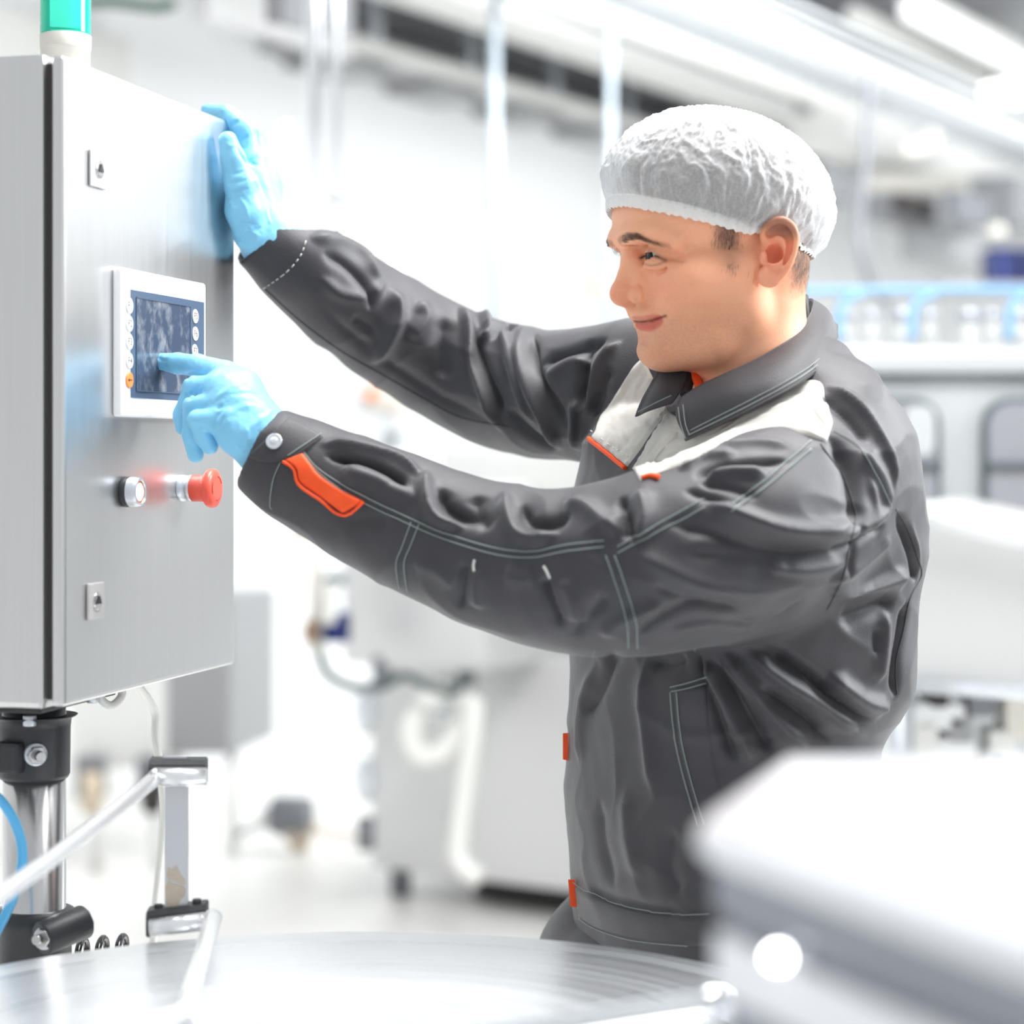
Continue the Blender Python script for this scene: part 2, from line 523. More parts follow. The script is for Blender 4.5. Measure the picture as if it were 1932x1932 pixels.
def bolt(at, d, k, parent, nm='bolt'):
    d = Vector(d).normalized()
    o = MB().lathe(at - d * 0.012, d, [(0, 0.0115 * k), (0.0135, 0.0115 * k), (0.0135, 0.010 * k)], 28).build('washer', M['galv'], parent)
    MB().lathe(at, d, [(0, 0.0098 * k), (0.006, 0.0098 * k), (0.007, 0.0085 * k)], 6).build('nut', M['steel_tube'], parent)
    pr = []
    for i in range(7): pr += [(0.005 + i * 0.0018, 0.0052 * k), (0.0059 + i * 0.0018, 0.0046 * k)]
    MB().lathe(at, d, pr, 16).build('threaded_end', M['steel_tube'], parent)


bolt(bolt0, bd, 0.95, uc)
MB().cyl(P(56, 1370, 1.985), P(56, 1349, 1.985), 0.0065, 20, bev=0.001).build('flange_screw', M['galv'], post)
b = MB()
z0, z1 = zc(1860), zc(1712)
b.lathe(pc + Vector((0, 0, z0)), (0, 0, 1), [(0, 0.036), (z1 - z0 - 0.018, 0.036), (z1 - z0 - 0.016, 0.038), (z1 - z0 - 0.002, 0.038), (z1 - z0, 0.033)], 40)
b.cyl(P(78, 1772, 1.965), P(160, 1738, 2.0), 0.0165, 28, bev=0.002)
lc = b.build('lower_clamp', M['blackplastic'], post)
bolt(P(84, 1770, 1.963), P(60, 1776, 1.94) - P(84, 1770, 1.963), 0.95, lc)
MB().cyl(P(158, 1739, 2.0), P(166, 1736, 2.003), 0.0125, 6).build('nut', M['galv'], lc)

# ------------------------------------------------------------------ hoses and cables near the post
o = MB().tube([P(-60, 1480, 1.93), P(-10, 1500, 1.93), P(22, 1540, 1.935), P(40, 1590, 1.94), P(40, 1640, 1.94), P(22, 1700, 1.94), P(-10, 1765, 1.94), P(-45, 1830, 1.94)], 0.0048, 12, 8).build('air_hose', M['bluehose'])
tag(o, 'bright blue air hose curving past the steel post', 'hose')
pts = []
for i in range(260):
    t = i / 259
    a = t * 2 * math.pi * 7.2 + 2.0
    base = P(-30 + t * 270, 1800 + 10 * math.sin(t * 3), 2.10)
    ctr = base + Vector((0, 0, 0.0))
    pts.append(ctr + Vector((0.004 * math.cos(a), 0.026 * math.cos(a), 0.023 * math.sin(a) - 0.004)))
o = MB().tube(pts, 0.0035, 8, 1).build('coiled_hose', M['blackrubber'])
tag(o, 'glossy black coiled hose behind the clamp of the post', 'hose')
o = MB().tube([C(0.28, -0.06, DZ0 - 0.008), P(291, 1340, 2.25), P(293, 1390, 2.25), P(303, 1460, 2.26), P(308, 1540, 2.28), P(300, 1640, 2.3), P(290, 1760, 2.3), P(285, 2000, 2.32), Vector((-0.38, 2.34, 0.02))], 0.0045, 10, 6).build('white_cable', M['whiteplastic'])
tag(o, 'white cable hanging straight down from the cabinet underside', 'cable')
o = MB().tube([C(0.135, -0.03, DZ0 + 0.002), C(0.136, -0.028, DZ0 - 0.010), C(0.145, -0.022, DZ0 - 0.016), C(0.158, -0.018, DZ0 - 0.009), C(0.160, -0.018, DZ0 + 0.002)], 0.0042, 10, 6).build('cable_loop', M['whiteplastic'], cab)

# ================================================================== rotary table with its guide rail
# turned rings and scratches on the disc, by distance from its centre
nt = M['disc'].node_tree
bs = nt.nodes['Principled BSDF']
tc = nt.nodes.new('ShaderNodeTexCoord')
sb_ = nt.nodes.new('ShaderNodeVectorMath'); sb_.operation = 'SUBTRACT'; sb_.inputs[1].default_value = (-0.136, 1.50, 0.98)
ln = nt.nodes.new('ShaderNodeVectorMath'); ln.operation = 'LENGTH'
cb_ = nt.nodes.new('ShaderNodeCombineXYZ')
n1 = nt.nodes.new('ShaderNodeTexNoise'); n1.inputs['Scale'].default_value = 1.0; n1.inputs['Detail'].default_value = 5
n2 = nt.nodes.new('ShaderNodeTexNoise'); n2.inputs['Scale'].default_value = 5.0; n2.inputs['Detail'].default_value = 3
ml = nt.nodes.new('ShaderNodeMath'); ml.operation = 'MULTIPLY'; ml.inputs[1].default_value = 130
ml2 = nt.nodes.new('ShaderNodeMath'); ml2.operation = 'MULTIPLY_ADD'; ml2.inputs[1].default_value = 3.0
nt.links.new(tc.outputs['Object'], sb_.inputs[0]); nt.links.new(sb_.outputs[0], ln.inputs[0])
nt.links.new(ln.outputs['Value'], ml.inputs[0])
nt.links.new(sb_.outputs[0], n2.inputs['Vector'])
nt.links.new(n2.outputs['Fac'], ml2.inputs[0]); nt.links.new(ml.outputs[0], ml2.inputs[2])
nt.links.new(ml2.outputs[0], cb_.inputs[0]); nt.links.new(n2.outputs['Fac'], cb_.inputs[1])
nt.links.new(cb_.outputs[0], n1.inputs['Vector'])
mr = nt.nodes.new('ShaderNodeMapRange'); mr.inputs['From Min'].default_value = 0.3; mr.inputs['From Max'].default_value = 0.7
mr.inputs['To Min'].default_value = 0.25; mr.inputs['To Max'].default_value = 0.42
nt.links.new(n1.outputs['Fac'], mr.inputs['Value']); nt.links.new(mr.outputs[0], bs.inputs['Roughness'])
bp = nt.nodes.new('ShaderNodeBump'); bp.inputs['Strength'].default_value = 0.025; bp.inputs['Distance'].default_value = 0.002
nt.links.new(n1.outputs['Fac'], bp.inputs['Height']); nt.links.new(bp.outputs[0], bs.inputs['Normal'])
TC, TR, TZ = Vector((-0.136, 1.50, 0)), 0.45, 0.98
tbl = thing('rotary_table', (TC.x, TC.y, 0), 'round mirror-worn stainless rotary table in the bottom of the picture', 'table')
MB().lathe((TC.x, TC.y, TZ - 0.006), (0, 0, 1), [(0, TR - 0.001), (0.005, TR), (0.006, TR - 0.001), (0.006, 0.2)], 160).build('disc', M['disc'], tbl)
MB().lathe((TC.x, TC.y, TZ - 0.10), (0, 0, 1), [(0, 0.40), (0.09, 0.41), (0.0925, 0.40)], 64).build('skirt', M['steel'], tbl)
MB().lathe((TC.x, TC.y, 0.0), (0, 0, 1), [(0, 0.20), (0.03, 0.20), (0.032, 0.07), (0.9, 0.07)], 40).build('pedestal', M['steel'], tbl)

rail = thing('guide_rail', P(330, 1760, 1.925), 'bent steel rod guide rail with a flat upright and two black clamp blocks', 'guide rail')


def clampblock(px0, py0, px1, py1, d, rise, name):
    A, B = P(px0, py0, d), P(px1, py1, d + 0.004)
    ex = B - A
    ax = ex.normalized()
    up = Vector((0, 0, 1))
    nrm = ax.cross(up).normalized()
    L = ex.length
    prof = [(-0.006, 0.0), (0.004, 0.0), (0.006, 0.004), (0.006, 0.019), (0.001, 0.024), (-0.022, 0.024), (-0.022, 0.0)]
    poly = [A + nrm * u + up * v for u, v in prof]
    return MB().prism(poly, ex, 0.0012).build(name, M['blackplastic'], rail), A, B, nrm


ub, A1, B1, n1_ = clampblock(281, 1482, 390, 1482, 1.915, 0, 'clamp_block')
lb, A2, B2, n2_ = clampblock(276, 1768, 391, 1754, 1.915, 0, 'clamp_block')
b = MB()
b.box((P(311, 1600, 1.925) + P(355, 1600, 1.925)) / 2 + Vector((0, 0, 0)), (0.0218, 0.004, 0.137), None, 0.0006)
M['stainedstrip'] = mat('stained_steel_strip', srgb(206, 208, 212), 0.35, 0.8, var=0.03, vscale=20)
strip = b.build('upright_strip', M['stainedstrip'], rail)
b = MB(); b.box(P(330, 1433, 1.925), (0.022, 0.006, 0.006), None, 0.0006); b.build('strip_end', M['stainedstrip'], rail)
# torn label leftover on the strip
M['residue'] = mat('label_residue', srgb(196, 184, 168), 0.7, var=0.12, vscale=220, bump=0.4, bscale=500)
poly = [P(x, y, 1.9222) for x, y in ((313, 1706), (311, 1672), (318, 1662), (327, 1668), (340, 1671), (350, 1676), (349, 1690), (340, 1698), (333, 1714), (320, 1715))]
MB().prism(poly, (0, 0.0008, 0)).build('label_residue', M['residue'], strip)
poly = [P(x, y, 1.9222) for x, y in ((314, 1650), (316, 1636), (324, 1640), (333, 1632), (338, 1645), (350, 1662), (348, 1672), (330, 1664), (317, 1660))]
MB().prism(poly, (0, 0.0008, 0)).build('label_residue', M['residue'], strip)
for q in (P(296, 1716, 1.919), P(369, 1706, 1.919)):
    MB().cyl(q + Vector((0, 0.008, -0.003)), q + Vector((0, 0.008, 0.003)), 0.0042, 16).build('block_screw', M['ink'], lb)
for q in (P(296, 1437, 1.919), P(372, 1437, 1.919)):
    MB().cyl(q + Vector((0, 0.008, -0.003)), q + Vector((0, 0.008, 0.0015)), 0.0042, 16).build('block_screw', M['ink'], ub)
rr = 0.0085
M['rodsteel'] = mat('satin_rod_steel', srgb(238, 239, 241), 0.24, 0.7, var=0.02)
o = MB().tube([P(390, 1466, 1.906), P(296, 1466, 1.906)], rr, 18, 1)
o.tube([P(296, 1466, 1.906), P(150, 1580, 1.76), P(0, 1690, 1.62), P(-160, 1800, 1.50)], [rr * 0.86, rr * 0.86], 18, 6)
o.sphere(P(296, 1466, 1.906), rr, 18, 12)
o.build('upper_rod', M['rodsteel'], rail)
o = MB().tube([P(283, 1751, 1.906), P(391, 1737, 1.906)], rr * 0.95, 18, 1)
o.tube([P(403, 1731, 1.900), P(385, 1790, 1.80), P(352, 1892, 1.66)], rr * 0.92, 18, 6)
o.tube([P(391, 1737, 1.906), P(403, 1731, 1.900)], rr * 0.95, 18, 1)
o.sphere(P(403, 1731, 1.900), rr * 0.95, 18, 12)
o.build('lower_rod', M['rodsteel'], rail)
o = MB().tube([P(362, 1873, 1.66), P(345, 1905, 1.60), P(270, 1935, 1.50), P(60, 1995, 1.32)], rr * 0.8, 18, 6)
o.build('bent_rod', M['rodsteel'], rail)
o = MB()
o.tube([P(1358, 1889, 1.22), P(1180, 1915, 1.26), P(960, 1950, 1.30), P(700, 1990, 1.36)], 0.0075, 18, 4)
o.sphere(P(1358, 1889, 1.22), 0.0075)
tag(o.build('rail_rod', M['chrome']), 'thick shiny rod end beside the blurred steel housing over the disc', 'rod')

# ================================================================== blurred steel housing close to the lens, right
hs = thing('scanner_housing', (0.22, 0.95, 0.9), 'strongly blurred bright steel housing in the lower right corner', 'machine')
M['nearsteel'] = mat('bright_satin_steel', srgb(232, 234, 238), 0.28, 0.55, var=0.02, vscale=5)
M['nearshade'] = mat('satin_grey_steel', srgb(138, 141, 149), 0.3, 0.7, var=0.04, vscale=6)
top = [P(1322, 1640, 0.90), P(1330, 1585, 0.935), P(1480, 1425, 1.06), P(1600, 1432, 1.09), P(2350, 1540, 1.10), P(2350, 1900, 0.84), P(1500, 1700, 0.885)]
zt = sum(p.z for p in top[:4]) / 4
top = [Vector((p.x, p.y, CAMZ - 0.163)) for p in [P(1315, 857 + 0.163 * FPX / 0.90, 0.90), P(1318, 857 + 0.163 * FPX / 0.93, 0.93), P(1478, 857 + 0.163 * FPX / 1.12, 1.12), P(2500, 1440, 1.12), P(2500, 1500, 0.66), P(2050, 1500, 0.66)]]
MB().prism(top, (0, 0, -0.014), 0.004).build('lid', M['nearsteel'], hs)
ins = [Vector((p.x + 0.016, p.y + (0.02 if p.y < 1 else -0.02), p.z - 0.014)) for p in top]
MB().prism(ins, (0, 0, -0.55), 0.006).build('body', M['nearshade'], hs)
e0, e1 = ins[0], ins[5]
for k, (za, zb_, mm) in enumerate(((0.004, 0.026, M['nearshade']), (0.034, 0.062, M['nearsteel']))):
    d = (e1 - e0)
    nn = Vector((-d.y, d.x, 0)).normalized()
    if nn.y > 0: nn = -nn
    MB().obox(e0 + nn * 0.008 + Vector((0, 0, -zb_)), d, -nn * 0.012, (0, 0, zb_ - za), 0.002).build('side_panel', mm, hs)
d = (e1 - e0).normalized()
nn = Vector((-d.y, d.x, 0)).normalized()
if nn.y > 0: nn = -nn
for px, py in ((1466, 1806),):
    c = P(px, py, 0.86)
    MB().sphere(c, 0.0024).build('glint_ball', mat('glowing_glint', (1, 1, 1), 0.4, emit=26), hs)  # specular glint on the steel, made as a tiny glowing ball
    MB().cyl(c - nn * 0.001, c - nn * 0.03, 0.004).build('glint_holder', M['chrome'], hs)  # stem added behind the glowing glint
# ================================================================== pipes, ducts and lamps of the hall
def fl(px, py, h=0.0):
    """point at height h seen at (px, py)"""
    d = (CAMZ - h) * FPX / (py - HY)
    return P(px, py, d)


def vpipe(px, d, wpx, z0, z1, m, name, label, cat='pipe', couplings=()):
    c = P(px, HY, d); r = wpx / 2 / FPX * d
    root = thing(name, (c.x, c.y, z0), label, cat, None)
    MB().cyl((c.x, c.y, z0), (c.x, c.y, z1), r, 20).build('tube', m, root)
    for z in couplings:
        MB().cyl((c.x, c.y, z - 0.03), (c.x, c.y, z + 0.03), r * 1.25, 20, bev=0.004).build('coupling', m, root)
    return root


M['traywhite'] = mat('white_coated_wire', srgb(240, 244, 248), 0.35, var=0.03)
M['navy'] = mat('navy_plastic', srgb(2, 30, 96), 0.45, var=0.06)
M['railblue'] = mat('light_blue_rail', srgb(150, 196, 234), 0.4, var=0.05)
vpipe(590, 5.6, 28, 1.22, 4.2, M['chrome'], 'riser_pipe', 'thick polished riser pipe left of the worker, first of the pair', couplings=(1.5, 1.9))
vpipe(632, 5.7, 19, 1.2, 4.2, M['chrome'], 'riser_pipe', 'thinner polished riser pipe standing close beside the thick one', couplings=(1.35, 2.15))
vpipe(933, 7.5, 20, 1.75, 3.13, M['pipeblue'], 'drop_pipe', 'pale blue drop pipe in front of the white wall, left of the worker', couplings=(2.36,))
vpipe(1152, 7.8, 15, 1.5, 3.10, M['pipeblue'], 'drop_pipe', 'pale blue drop pipe coming down just in front of the hair net', couplings=(2.2,))


def duct(px, py, h, w, hh, s0, s1, m, name, label, cat, ox=0):
    s, t, z = room_at(px, py, h)
    o = MB().obox(R(s + s0, t - w / 2, z), WA * (s1 - s0), WB * w, (0, 0, hh), 0.02).build(name, m)
    return tag(o, label, cat)


# wall-side tray with brackets
s, t, z = room_at(700, 108, 1.9)
tray = thing('cable_tray', R(s, t, z), 'pale cable tray on brackets along the top of the left wall', 'cable tray')
MB().obox(R(s - 0.4, t, z), WA * 7.0, WB * 0.04, (0, 0, 0.07)).build('side_rail', M['ductpale'], tray)
MB().obox(R(s - 0.4, t - 0.4, z), WA * 7.0, WB * 0.4, (0, 0, 0.015)).build('tray_floor', M['machine_dk'], tray)
for k in range(8):
    MB().obox(R(s + k * 0.85, t - 0.02, z), WA * 0.05, WB * 0.05, (0, 0, 1.0)).build('hanger', M['galv'], tray)
    MB().obox(R(s + k * 0.85 - 0.2, t - 0.75, z - 0.05), WA * 0.45, WB * 0.7, (0, 0, 0.045)).build('bracket', M['machine_dk'], tray)
duct(860, 110, 2.15, 0.25, 0.28, -2.5, 5, M['darkceil'], 'ceiling_beam', 'dark ceiling beam above the wall tray', 'beam')
duct(1000, 60, 2.1, 0.45, 0.3, -3, 5, M['ductpale'], 'air_duct', 'broad pale air duct nearest the left wall', 'duct')
duct(1240, 80, 2.05, 0.12, 0.12, -3, 6, M['ductpale'], 'air_duct', 'narrow pale duct in the middle of the ceiling', 'duct')
duct(1250, 150, 2.3, 0.6, 0.15, -3, 4, M['darkceil'], 'ceiling_beam', 'grey ceiling beam over the hair net', 'beam')
duct(1390, 120, 2.0, 0.3, 0.25, -3, 5, M['ductpale'], 'air_duct', 'pale air duct left of the wire tray', 'duct')
duct(1620, 300, 1.75, 0.4, 0.25, -0.6, 5, M['ductpale'], 'air_duct', 'low pale duct running behind the hair net', 'duct')
for px, py, h, r, m_, lb in ((1090, 62, 1.78, .035, 'ductpale', 'pale ceiling pipe beside the broad duct'), (1165, 80, 1.9, .03, 'motor', 'thin dark ceiling pipe left of the middle duct'),
                             (1310, 95, 1.66, .04, 'whiteplastic', 'white ceiling pipe right of the middle duct')):
    s, t, z = room_at(px, py, h)
    tag(MB().cyl(R(s - 3, t, z), R(s + 2.2, t, z), r, 12).build('service_pipe', M[m_]), lb, 'pipe')
c = P(1490, 360, 12.5)
tag(MB().obox(c, (2.2, -0.25, 0), (0, 0.4, 0), (0, 0, 0.075)).build('cross_duct', M['cream']), 'pale duct crossing low behind the hanging cable', 'duct')
# wire mesh tray, the bright diagonal
s, t, z = room_at(1640, 170, 1.75)
wt = thing('wire_tray', R(s, t, z), 'bright wire mesh cable tray crossing the ceiling diagonally', 'cable tray')
for k in range(5):
    MB().obox(R(s - 4, t - 0.17 + k * 0.083, z), WA * 9, WB * 0.018, (0, 0, 0.018)).build('long_wire', M['traywhite'], wt)
for k in range(3):
    for sd in (-0.18, 0.17):
        MB().obox(R(s - 4, t + sd, z + k * 0.07), WA * 9, WB * 0.018, (0, 0, 0.018)).build('long_wire', M['traywhite'], wt)
for k in range(56):
    MB().obox(R(s - 4 + k * 0.16, t - 0.18, z - 0.015), WA * 0.02, WB * 0.37, (0, 0, 0.015)).build('cross_wire', M['traywhite'], wt)
for k, (cx_, m_) in enumerate(((-0.13, M['paleblue']), (-0.07, M['whiteplastic']), (-0.01, M['whiteplastic']), (0.05, M['whiteplastic']), (0.12, M['whiteplastic']))):
    o = MB().cyl(R(s - 4, t + cx_, z + 0.045), R(s + 5, t + cx_, z + 0.045), 0.026, 12).build('tray_cable', m_, wt)
# cross beam and fluorescent tubes at the upper right
s, t, z = room_at(1760, 30, 2.5)
tag(MB().obox(R(s, t - 2.2, z), WA * 0.2, WB * 6, (0, 0, 0.22)).build('cross_beam', M['darkceil']), 'grey cross beam in the upper right corner', 'beam')
M['tubelight'] = mat('lit_tube', (1, 1, 1), 0.4, emit=0.85)


def tube_lamp(p0, p1, h, r, label):
    a = room_at(*p0, h); bq = room_at(*p1, h)
    A = R(a[0], a[1], a[2]); B = R(bq[0], a[1], a[2])
    root = thing('tube_lamp', A, label, 'lamp')
    MB().cyl(A, B, r, 14).build('tube', M['tubelight'], root)
    MB().obox(A + Vector((0, 0, r)) - WB * r * 1.2, B - A, WB * r * 2.4, (0, 0, 0.05)).build('fitting', M['whiteplastic'], root)


tube_lamp((1715, 20), (1925, 150), 2.3, 0.05, 'lit fluorescent tube lamp at the upper right')
a, c_ = room_at(1610, 28, 2.3), room_at(1825, 145, 2.3)
tag(MB().cyl(R(a[0], a[1], a[2]), R(c_[0], a[1], a[2]), 0.05, 14).build('service_pipe', M['whiteplastic']), 'pale pipe running beside the lit tube at the upper right', 'pipe')
a = room_at(1905, 165, 2.3)
hl = thing('hall_lamp', R(*a), 'glowing round hall lamp at the right edge under the ceiling', 'lamp')
MB().lathe(R(*a), (0, 0, 1), [(0, 0.20), (0.06, 0.19), (0.14, 0.10), (0.2, 0.05)], 28).build('shade', M['whiteplastic'], hl)
MB().sphere(R(a[0], a[1], a[2] - 0.02), 0.17, squash=(1, 1, 0.5)).build('globe', mat('lit_globe', (1, 1, 1), 0.4, emit=3.0), hl)
MB().cyl(R(a[0], a[1], a[2] + 0.2), R(a[0], a[1], 4.2), 0.015, 8).build('pendant_rod', M['galv'], hl)
# hanging cable at the right
o = MB().tube([P(1640, 150, 8.5), P(1634, 300, 8.5), P(1622, 420, 8.5), P(1630, 490, 8.5), P(1650, 545, 8.6), P(1690, 590, 8.8)], 0.02, 8, 6).build('hanging_cable', M['motor'])
tag(o, 'dark cable hanging in an arc right of the hair net', 'cable')
o = MB().tube([P(1705, 285, 9.5), P(1745, 275, 9.5), P(1765, 250, 9.5)], 0.035, 10, 6).build('duct_elbow', M['cream'])
tag(o, 'small cream pipe elbow under the wire tray', 'pipe')
# top left: beams, wall panel
b = MB().obox(P(372, 38, 8.0), WA * 0.95, WB * 0.06, (0, 0, 0.25), 0.01)
tag(b.build('lintel_beam', M['machine']), 'pale beam end at the top left behind the cabinet', 'beam')
tag(MB().obox(P(500, 42, 5.8), Vector((0.18, 0.2, 0)), (0.05, 0, 0), (0, 0, 0.3)).build('dark_beam', M['darkceil']), 'dark beam end at the top edge beside the riser pipes', 'beam')
b = MB().obox(R(-2.9, 0.0, 0.0), WA * 1.9, WB * 0.12, (0, 0, 3.2), 0.01)
tag(b.build('grey_wall_cladding', M['ductpale']), 'pale grey cladding on the wall behind the control cabinet', 'cladding')
o = MB().tube([P(160, 6, 6.4), P(215, 4, 6.4), P(300, 14, 6.4), P(330, 2, 6.4)], 0.02, 8, 5).build('green_pipe', mat('dark_green_pipe', srgb(96, 120, 112), 0.5))
tag(o, 'thin dark green pipe at the top edge beside the signal light', 'pipe')
# bright glints on the wall, made as glowing balls and a rod
for i, (px, py, d, r, lb) in enumerate(((540, 243, 7.6, 0.030, 'small round glowing glint between glove and riser pipes'), (757, 467, 8.6, 0.045, 'round bright glowing glint above the far sleeve'),
                                 (750, 502, 8.8, 0.034, 'small glowing glint just under the round bright one'))):
    o = MB().sphere(P(px, py, d), r * 0.45).build('wall_glint', mat('glint_spot', (1, 1, 1), 0.4, emit=14))
    tag(o, lb, 'lamp')
o = MB().cyl(P(688, 388, 8.4), P(672, 440, 8.4), 0.045, 16).build('slanted_glint', mat('glint_streak', (1, 1, 1), 0.4, emit=2.0))
tag(o, 'bright slanted glowing glint right of the riser pipes', 'lamp')
tag(MB().obox(P(1095, 545, 8.8), (0.18, 0, 0), (0, 0.1, 0), (0, 0, 0.02)).build('wall_shelf', M['tan']), 'thin beige ledge on the wall in front of the face', 'ledge')

# ================================================================== packing machine, middle of the background
pk0 = fl(698, 1637, 0.10)
pm = thing('packing_machine', (pk0.x, pk0.y, 0), 'pale grey machine with two stacked boxes and hoses behind the worker', 'machine')
MB().obox(pk0, WB * 1.7, WA * 0.9, (0, 0, 0.72), 0.02).build('lower_cabinet', M['machine'], pm)
ub0 = pk0 + WB * 0.0 - WA * 0.12 + Vector((0, 0, 0.72))
d2 = ub0.y
MB().obox(P(643, 1252, 6.3), WB * 0.52, WA * 0.5, (0, 0, 0.55), 0.025).build('control_box', M['machine'], pm)
MB().obox(P(822, 1005, 6.5), WB * 1.3, WA * 0.6, (0, 0, 0.28), 0.04).build('upper_hood', M['ductpale'], pm)
MB().obox(P(940, 1250, 6.6), WB * 1.1, WA * 0.6, (0, 0, 0.45), 0.02).build('middle_panel', M['machine_lt'], pm)
for k in (0.05, 0.75, 1.5):
    MB().cyl(pk0 + WB * k + WA * 0.1 - Vector((0, 0, 0.10)), pk0 + WB * k + WA * 0.1, 0.035, 14).build('foot', M['motor'], pm)
MB().obox(pk0 + WB * 0.3 + WA * 0.15 - Vector((0, 0, 0.09)), WB * 1.3, WA * 0.6, (0, 0, 0.08)).build('plinth', M['gasket'], pm)
MB().sphere(P(878, 1180, 6.2), 0.022).build('bolt_head', M['chrome'], pm)
for q, nm, m_, r in (((720, 1262), 'cable_gland', 'motor', .03), ((880, 1265), 'cable_gland', 'motor', .03), ((835, 1320), 'pipe_socket', 'galv', .05), ((690, 1340), 'side_valve', 'galv', .035), ((690, 1468), 'side_valve', 'galv', .035)):
    c = P(*q, 6.25)
    MB().cyl(c + Vector((0, 0, 0.045)), c - Vector((0, 0, 0.045)), r, 14, bev=0.008).build(nm, M[m_], pm)
    MB().cyl(c + Vector((0, 0, 0.07)), c - Vector((0, 0, 0.07)), r * 0.55, 12).build('valve_stem', M['chrome'], pm)
c = P(690, 1572, 6.35); MB().cyl(c + Vector((0, 0, .05)), c - Vector((0, 0, .05)), .028, 12).build('dark_fitting', M['motor'], pm)
W = M['whiteplastic']
o = MB().tube([P(845, 1300, 6.15), P(800, 1330, 6.12), P(775, 1380, 6.1), P(795, 1425, 6.1), P(840, 1415, 6.1), P(868, 1370, 6.12), P(878, 1310, 6.15)], 0.033, 12, 6).build('white_hose', W)
tag(o, 'white hose looped on the front of the packing machine', 'hose')
o = MB().tube([P(894, 1318, 6.05), P(892, 1380, 6.03), P(880, 1480, 6.02), P(868, 1570, 6.0), P(868, 1625, 5.98), P(905, 1660, 5.95)], 0.028, 12, 6).build('white_hose', W)
tag(o, 'white hose running down the packing machine to the floor', 'hose')
o = MB().tube([P(603, 1230, 6.0), P(618, 1272, 6.0), P(670, 1297, 6.0), P(725, 1292, 6.0), P(765, 1275, 6.0), P(815, 1298, 6.0), P(860, 1304, 6.0), P(882, 1270, 6.0)], 0.014, 8, 6).build('grey_cable', mat('dark_grey_cable', srgb(70, 84, 84), 0.4))
tag(o, 'dark grey cable drooping under the boxes of the packing machine', 'cable')
c = P(598, 1110, 6.1)
st = thing('sensor_stand', c, 'slim pale upright with a brown bent top on the side of the packing machine', 'stand')
MB().cyl((c.x, c.y, P(598, 1232, 6.1).z), (c.x, c.y, P(598, 1010, 6.1).z), 0.022, 12).build('rod', M['cream'], st)
MB().tube([(c.x, c.y, P(598, 1120, 6.1).z), P(632, 1120, 6.2)], 0.014, 10, 1).build('side_arm', M['galv'], st)
MB().tube([P(598, 1015, 6.1), P(592, 1002, 6.1), P(572, 1000, 6.1), P(556, 1006, 6.1)], 0.016, 10, 4).build('bent_top', M['brown'], st)
MB().cyl(P(586, 1172, 6.08), P(586, 1212, 6.08), 0.02, 10).build('red_brown_sleeve', M['brown'], st)
fr = thing('air_filter', P(632, 1150, 6.1), 'blue and white air filter unit fixed to the packing machine side', 'filter')
MB().box(P(636, 1184, 6.08), (0.075, 0.075, 0.085), None, 0.01).build('blue_bowl', M['navy'], fr)
MB().box(P(632, 1093, 6.1), (0.06, 0.06, 0.03), None, 0.006).build('dark_cap', M['tealframe'], fr)
MB().box(P(622, 1138, 6.05), (0.04, 0.05, 0.12), None, 0.01).build('white_body', W, fr)
MB().cyl(P(640, 1145, 6.1), P(640, 1165, 6.1), 0.02, 12).build('glass_bowl', M['galv'], fr)
# small operator box on the wall
wb = thing('operator_box', P(730, 760, 8.8), 'white wall operator box with orange buttons behind the sleeves', 'control box')
MB().box(P(730, 765, 9.0), (0.36, 0.2, 0.42), None, 0.02).build('case', M['machine_lt'], wb)
for (px, py, m_) in ((700, 742, 'orange'), (716, 755, 'tan'), (748, 768, 'tan')):
    MB().cyl(P(px, py, 8.88), P(px, py, 8.84), 0.028, 14).build('button', M[m_], wb)
MB().lathe(P(741, 838, 8.86), (0, 0, 1), [(0, 0.02), (0.05, 0.035)], 14).build('knob', M['tealframe'], wb)

# ------------------------------------------------------------------ things on the floor behind the cabinet
g = fl(300, 1470)
gm = thing('grey_machine', (g.x, g.y, 0), 'dark grey machine body behind the lower edge of the cabinet', 'machine')
g2 = P(305, 1425, 7.2)
MB().obox((g2.x, g2.y, P(305, 1425, 7.2).z), (0.24, 0, 0), (0.1, 0.5, 0), (0, 0, 0.55), 0.01).build('body', M['machine_dk'], gm)
MB().obox(P(130, 1450, 7.1), (0.30, 0, 0), (0.1, 0.5, 0), (0, 0, 0.42), 0.01).build('side_box', M['ductpale'], gm)
for px in (170, 285):
    c = P(px, 1495, 7.0)
    MB().cyl(c + Vector((-0.03, 0, 0)), c + Vector((0.03, 0.02, 0)), 0.075, 20, bev=0.01).build('wheel', M['tan'] if px < 200 else M['gasket'], gm)
    MB().box(c + Vector((0, 0.02, 0.05)), (0.10, 0.06, 0.14), None, 0.01).build('fork', M['motor'], gm)
    MB().cyl((c.x, c.y + 0.1, 0), c + Vector((0, 0.1, 0)), 0.02, 10).build('leg', M['ductpale'], gm)
for k in (0.02, 0.22): MB().cyl((g2.x + k, g2.y + 0.2, 0), (g2.x + k, g2.y + 0.2, g2.z), 0.02, 10).build('leg', M['ductpale'], gm)
c = fl(560, 1606, 0.0)
dp = thing('drain_pump', (c.x, c.y, 0), 'small grey pump with a tan cone lying on the floor', 'pump')
cc = P(552, 1538, c.y)
MB().cyl(cc - Vector((0.075, 0, 0.0)), cc + Vector((0.07, -0.03, 0.0)), 0.072, 18, bev=0.016).build('motor', M['motor'], dp)
MB().cyl(cc - Vector((0.115, 0, 0.01)), cc - Vector((0.07, 0, 0.01)), 0.042, 16, bev=0.01).build('end_cap', M['ductpale'], dp)
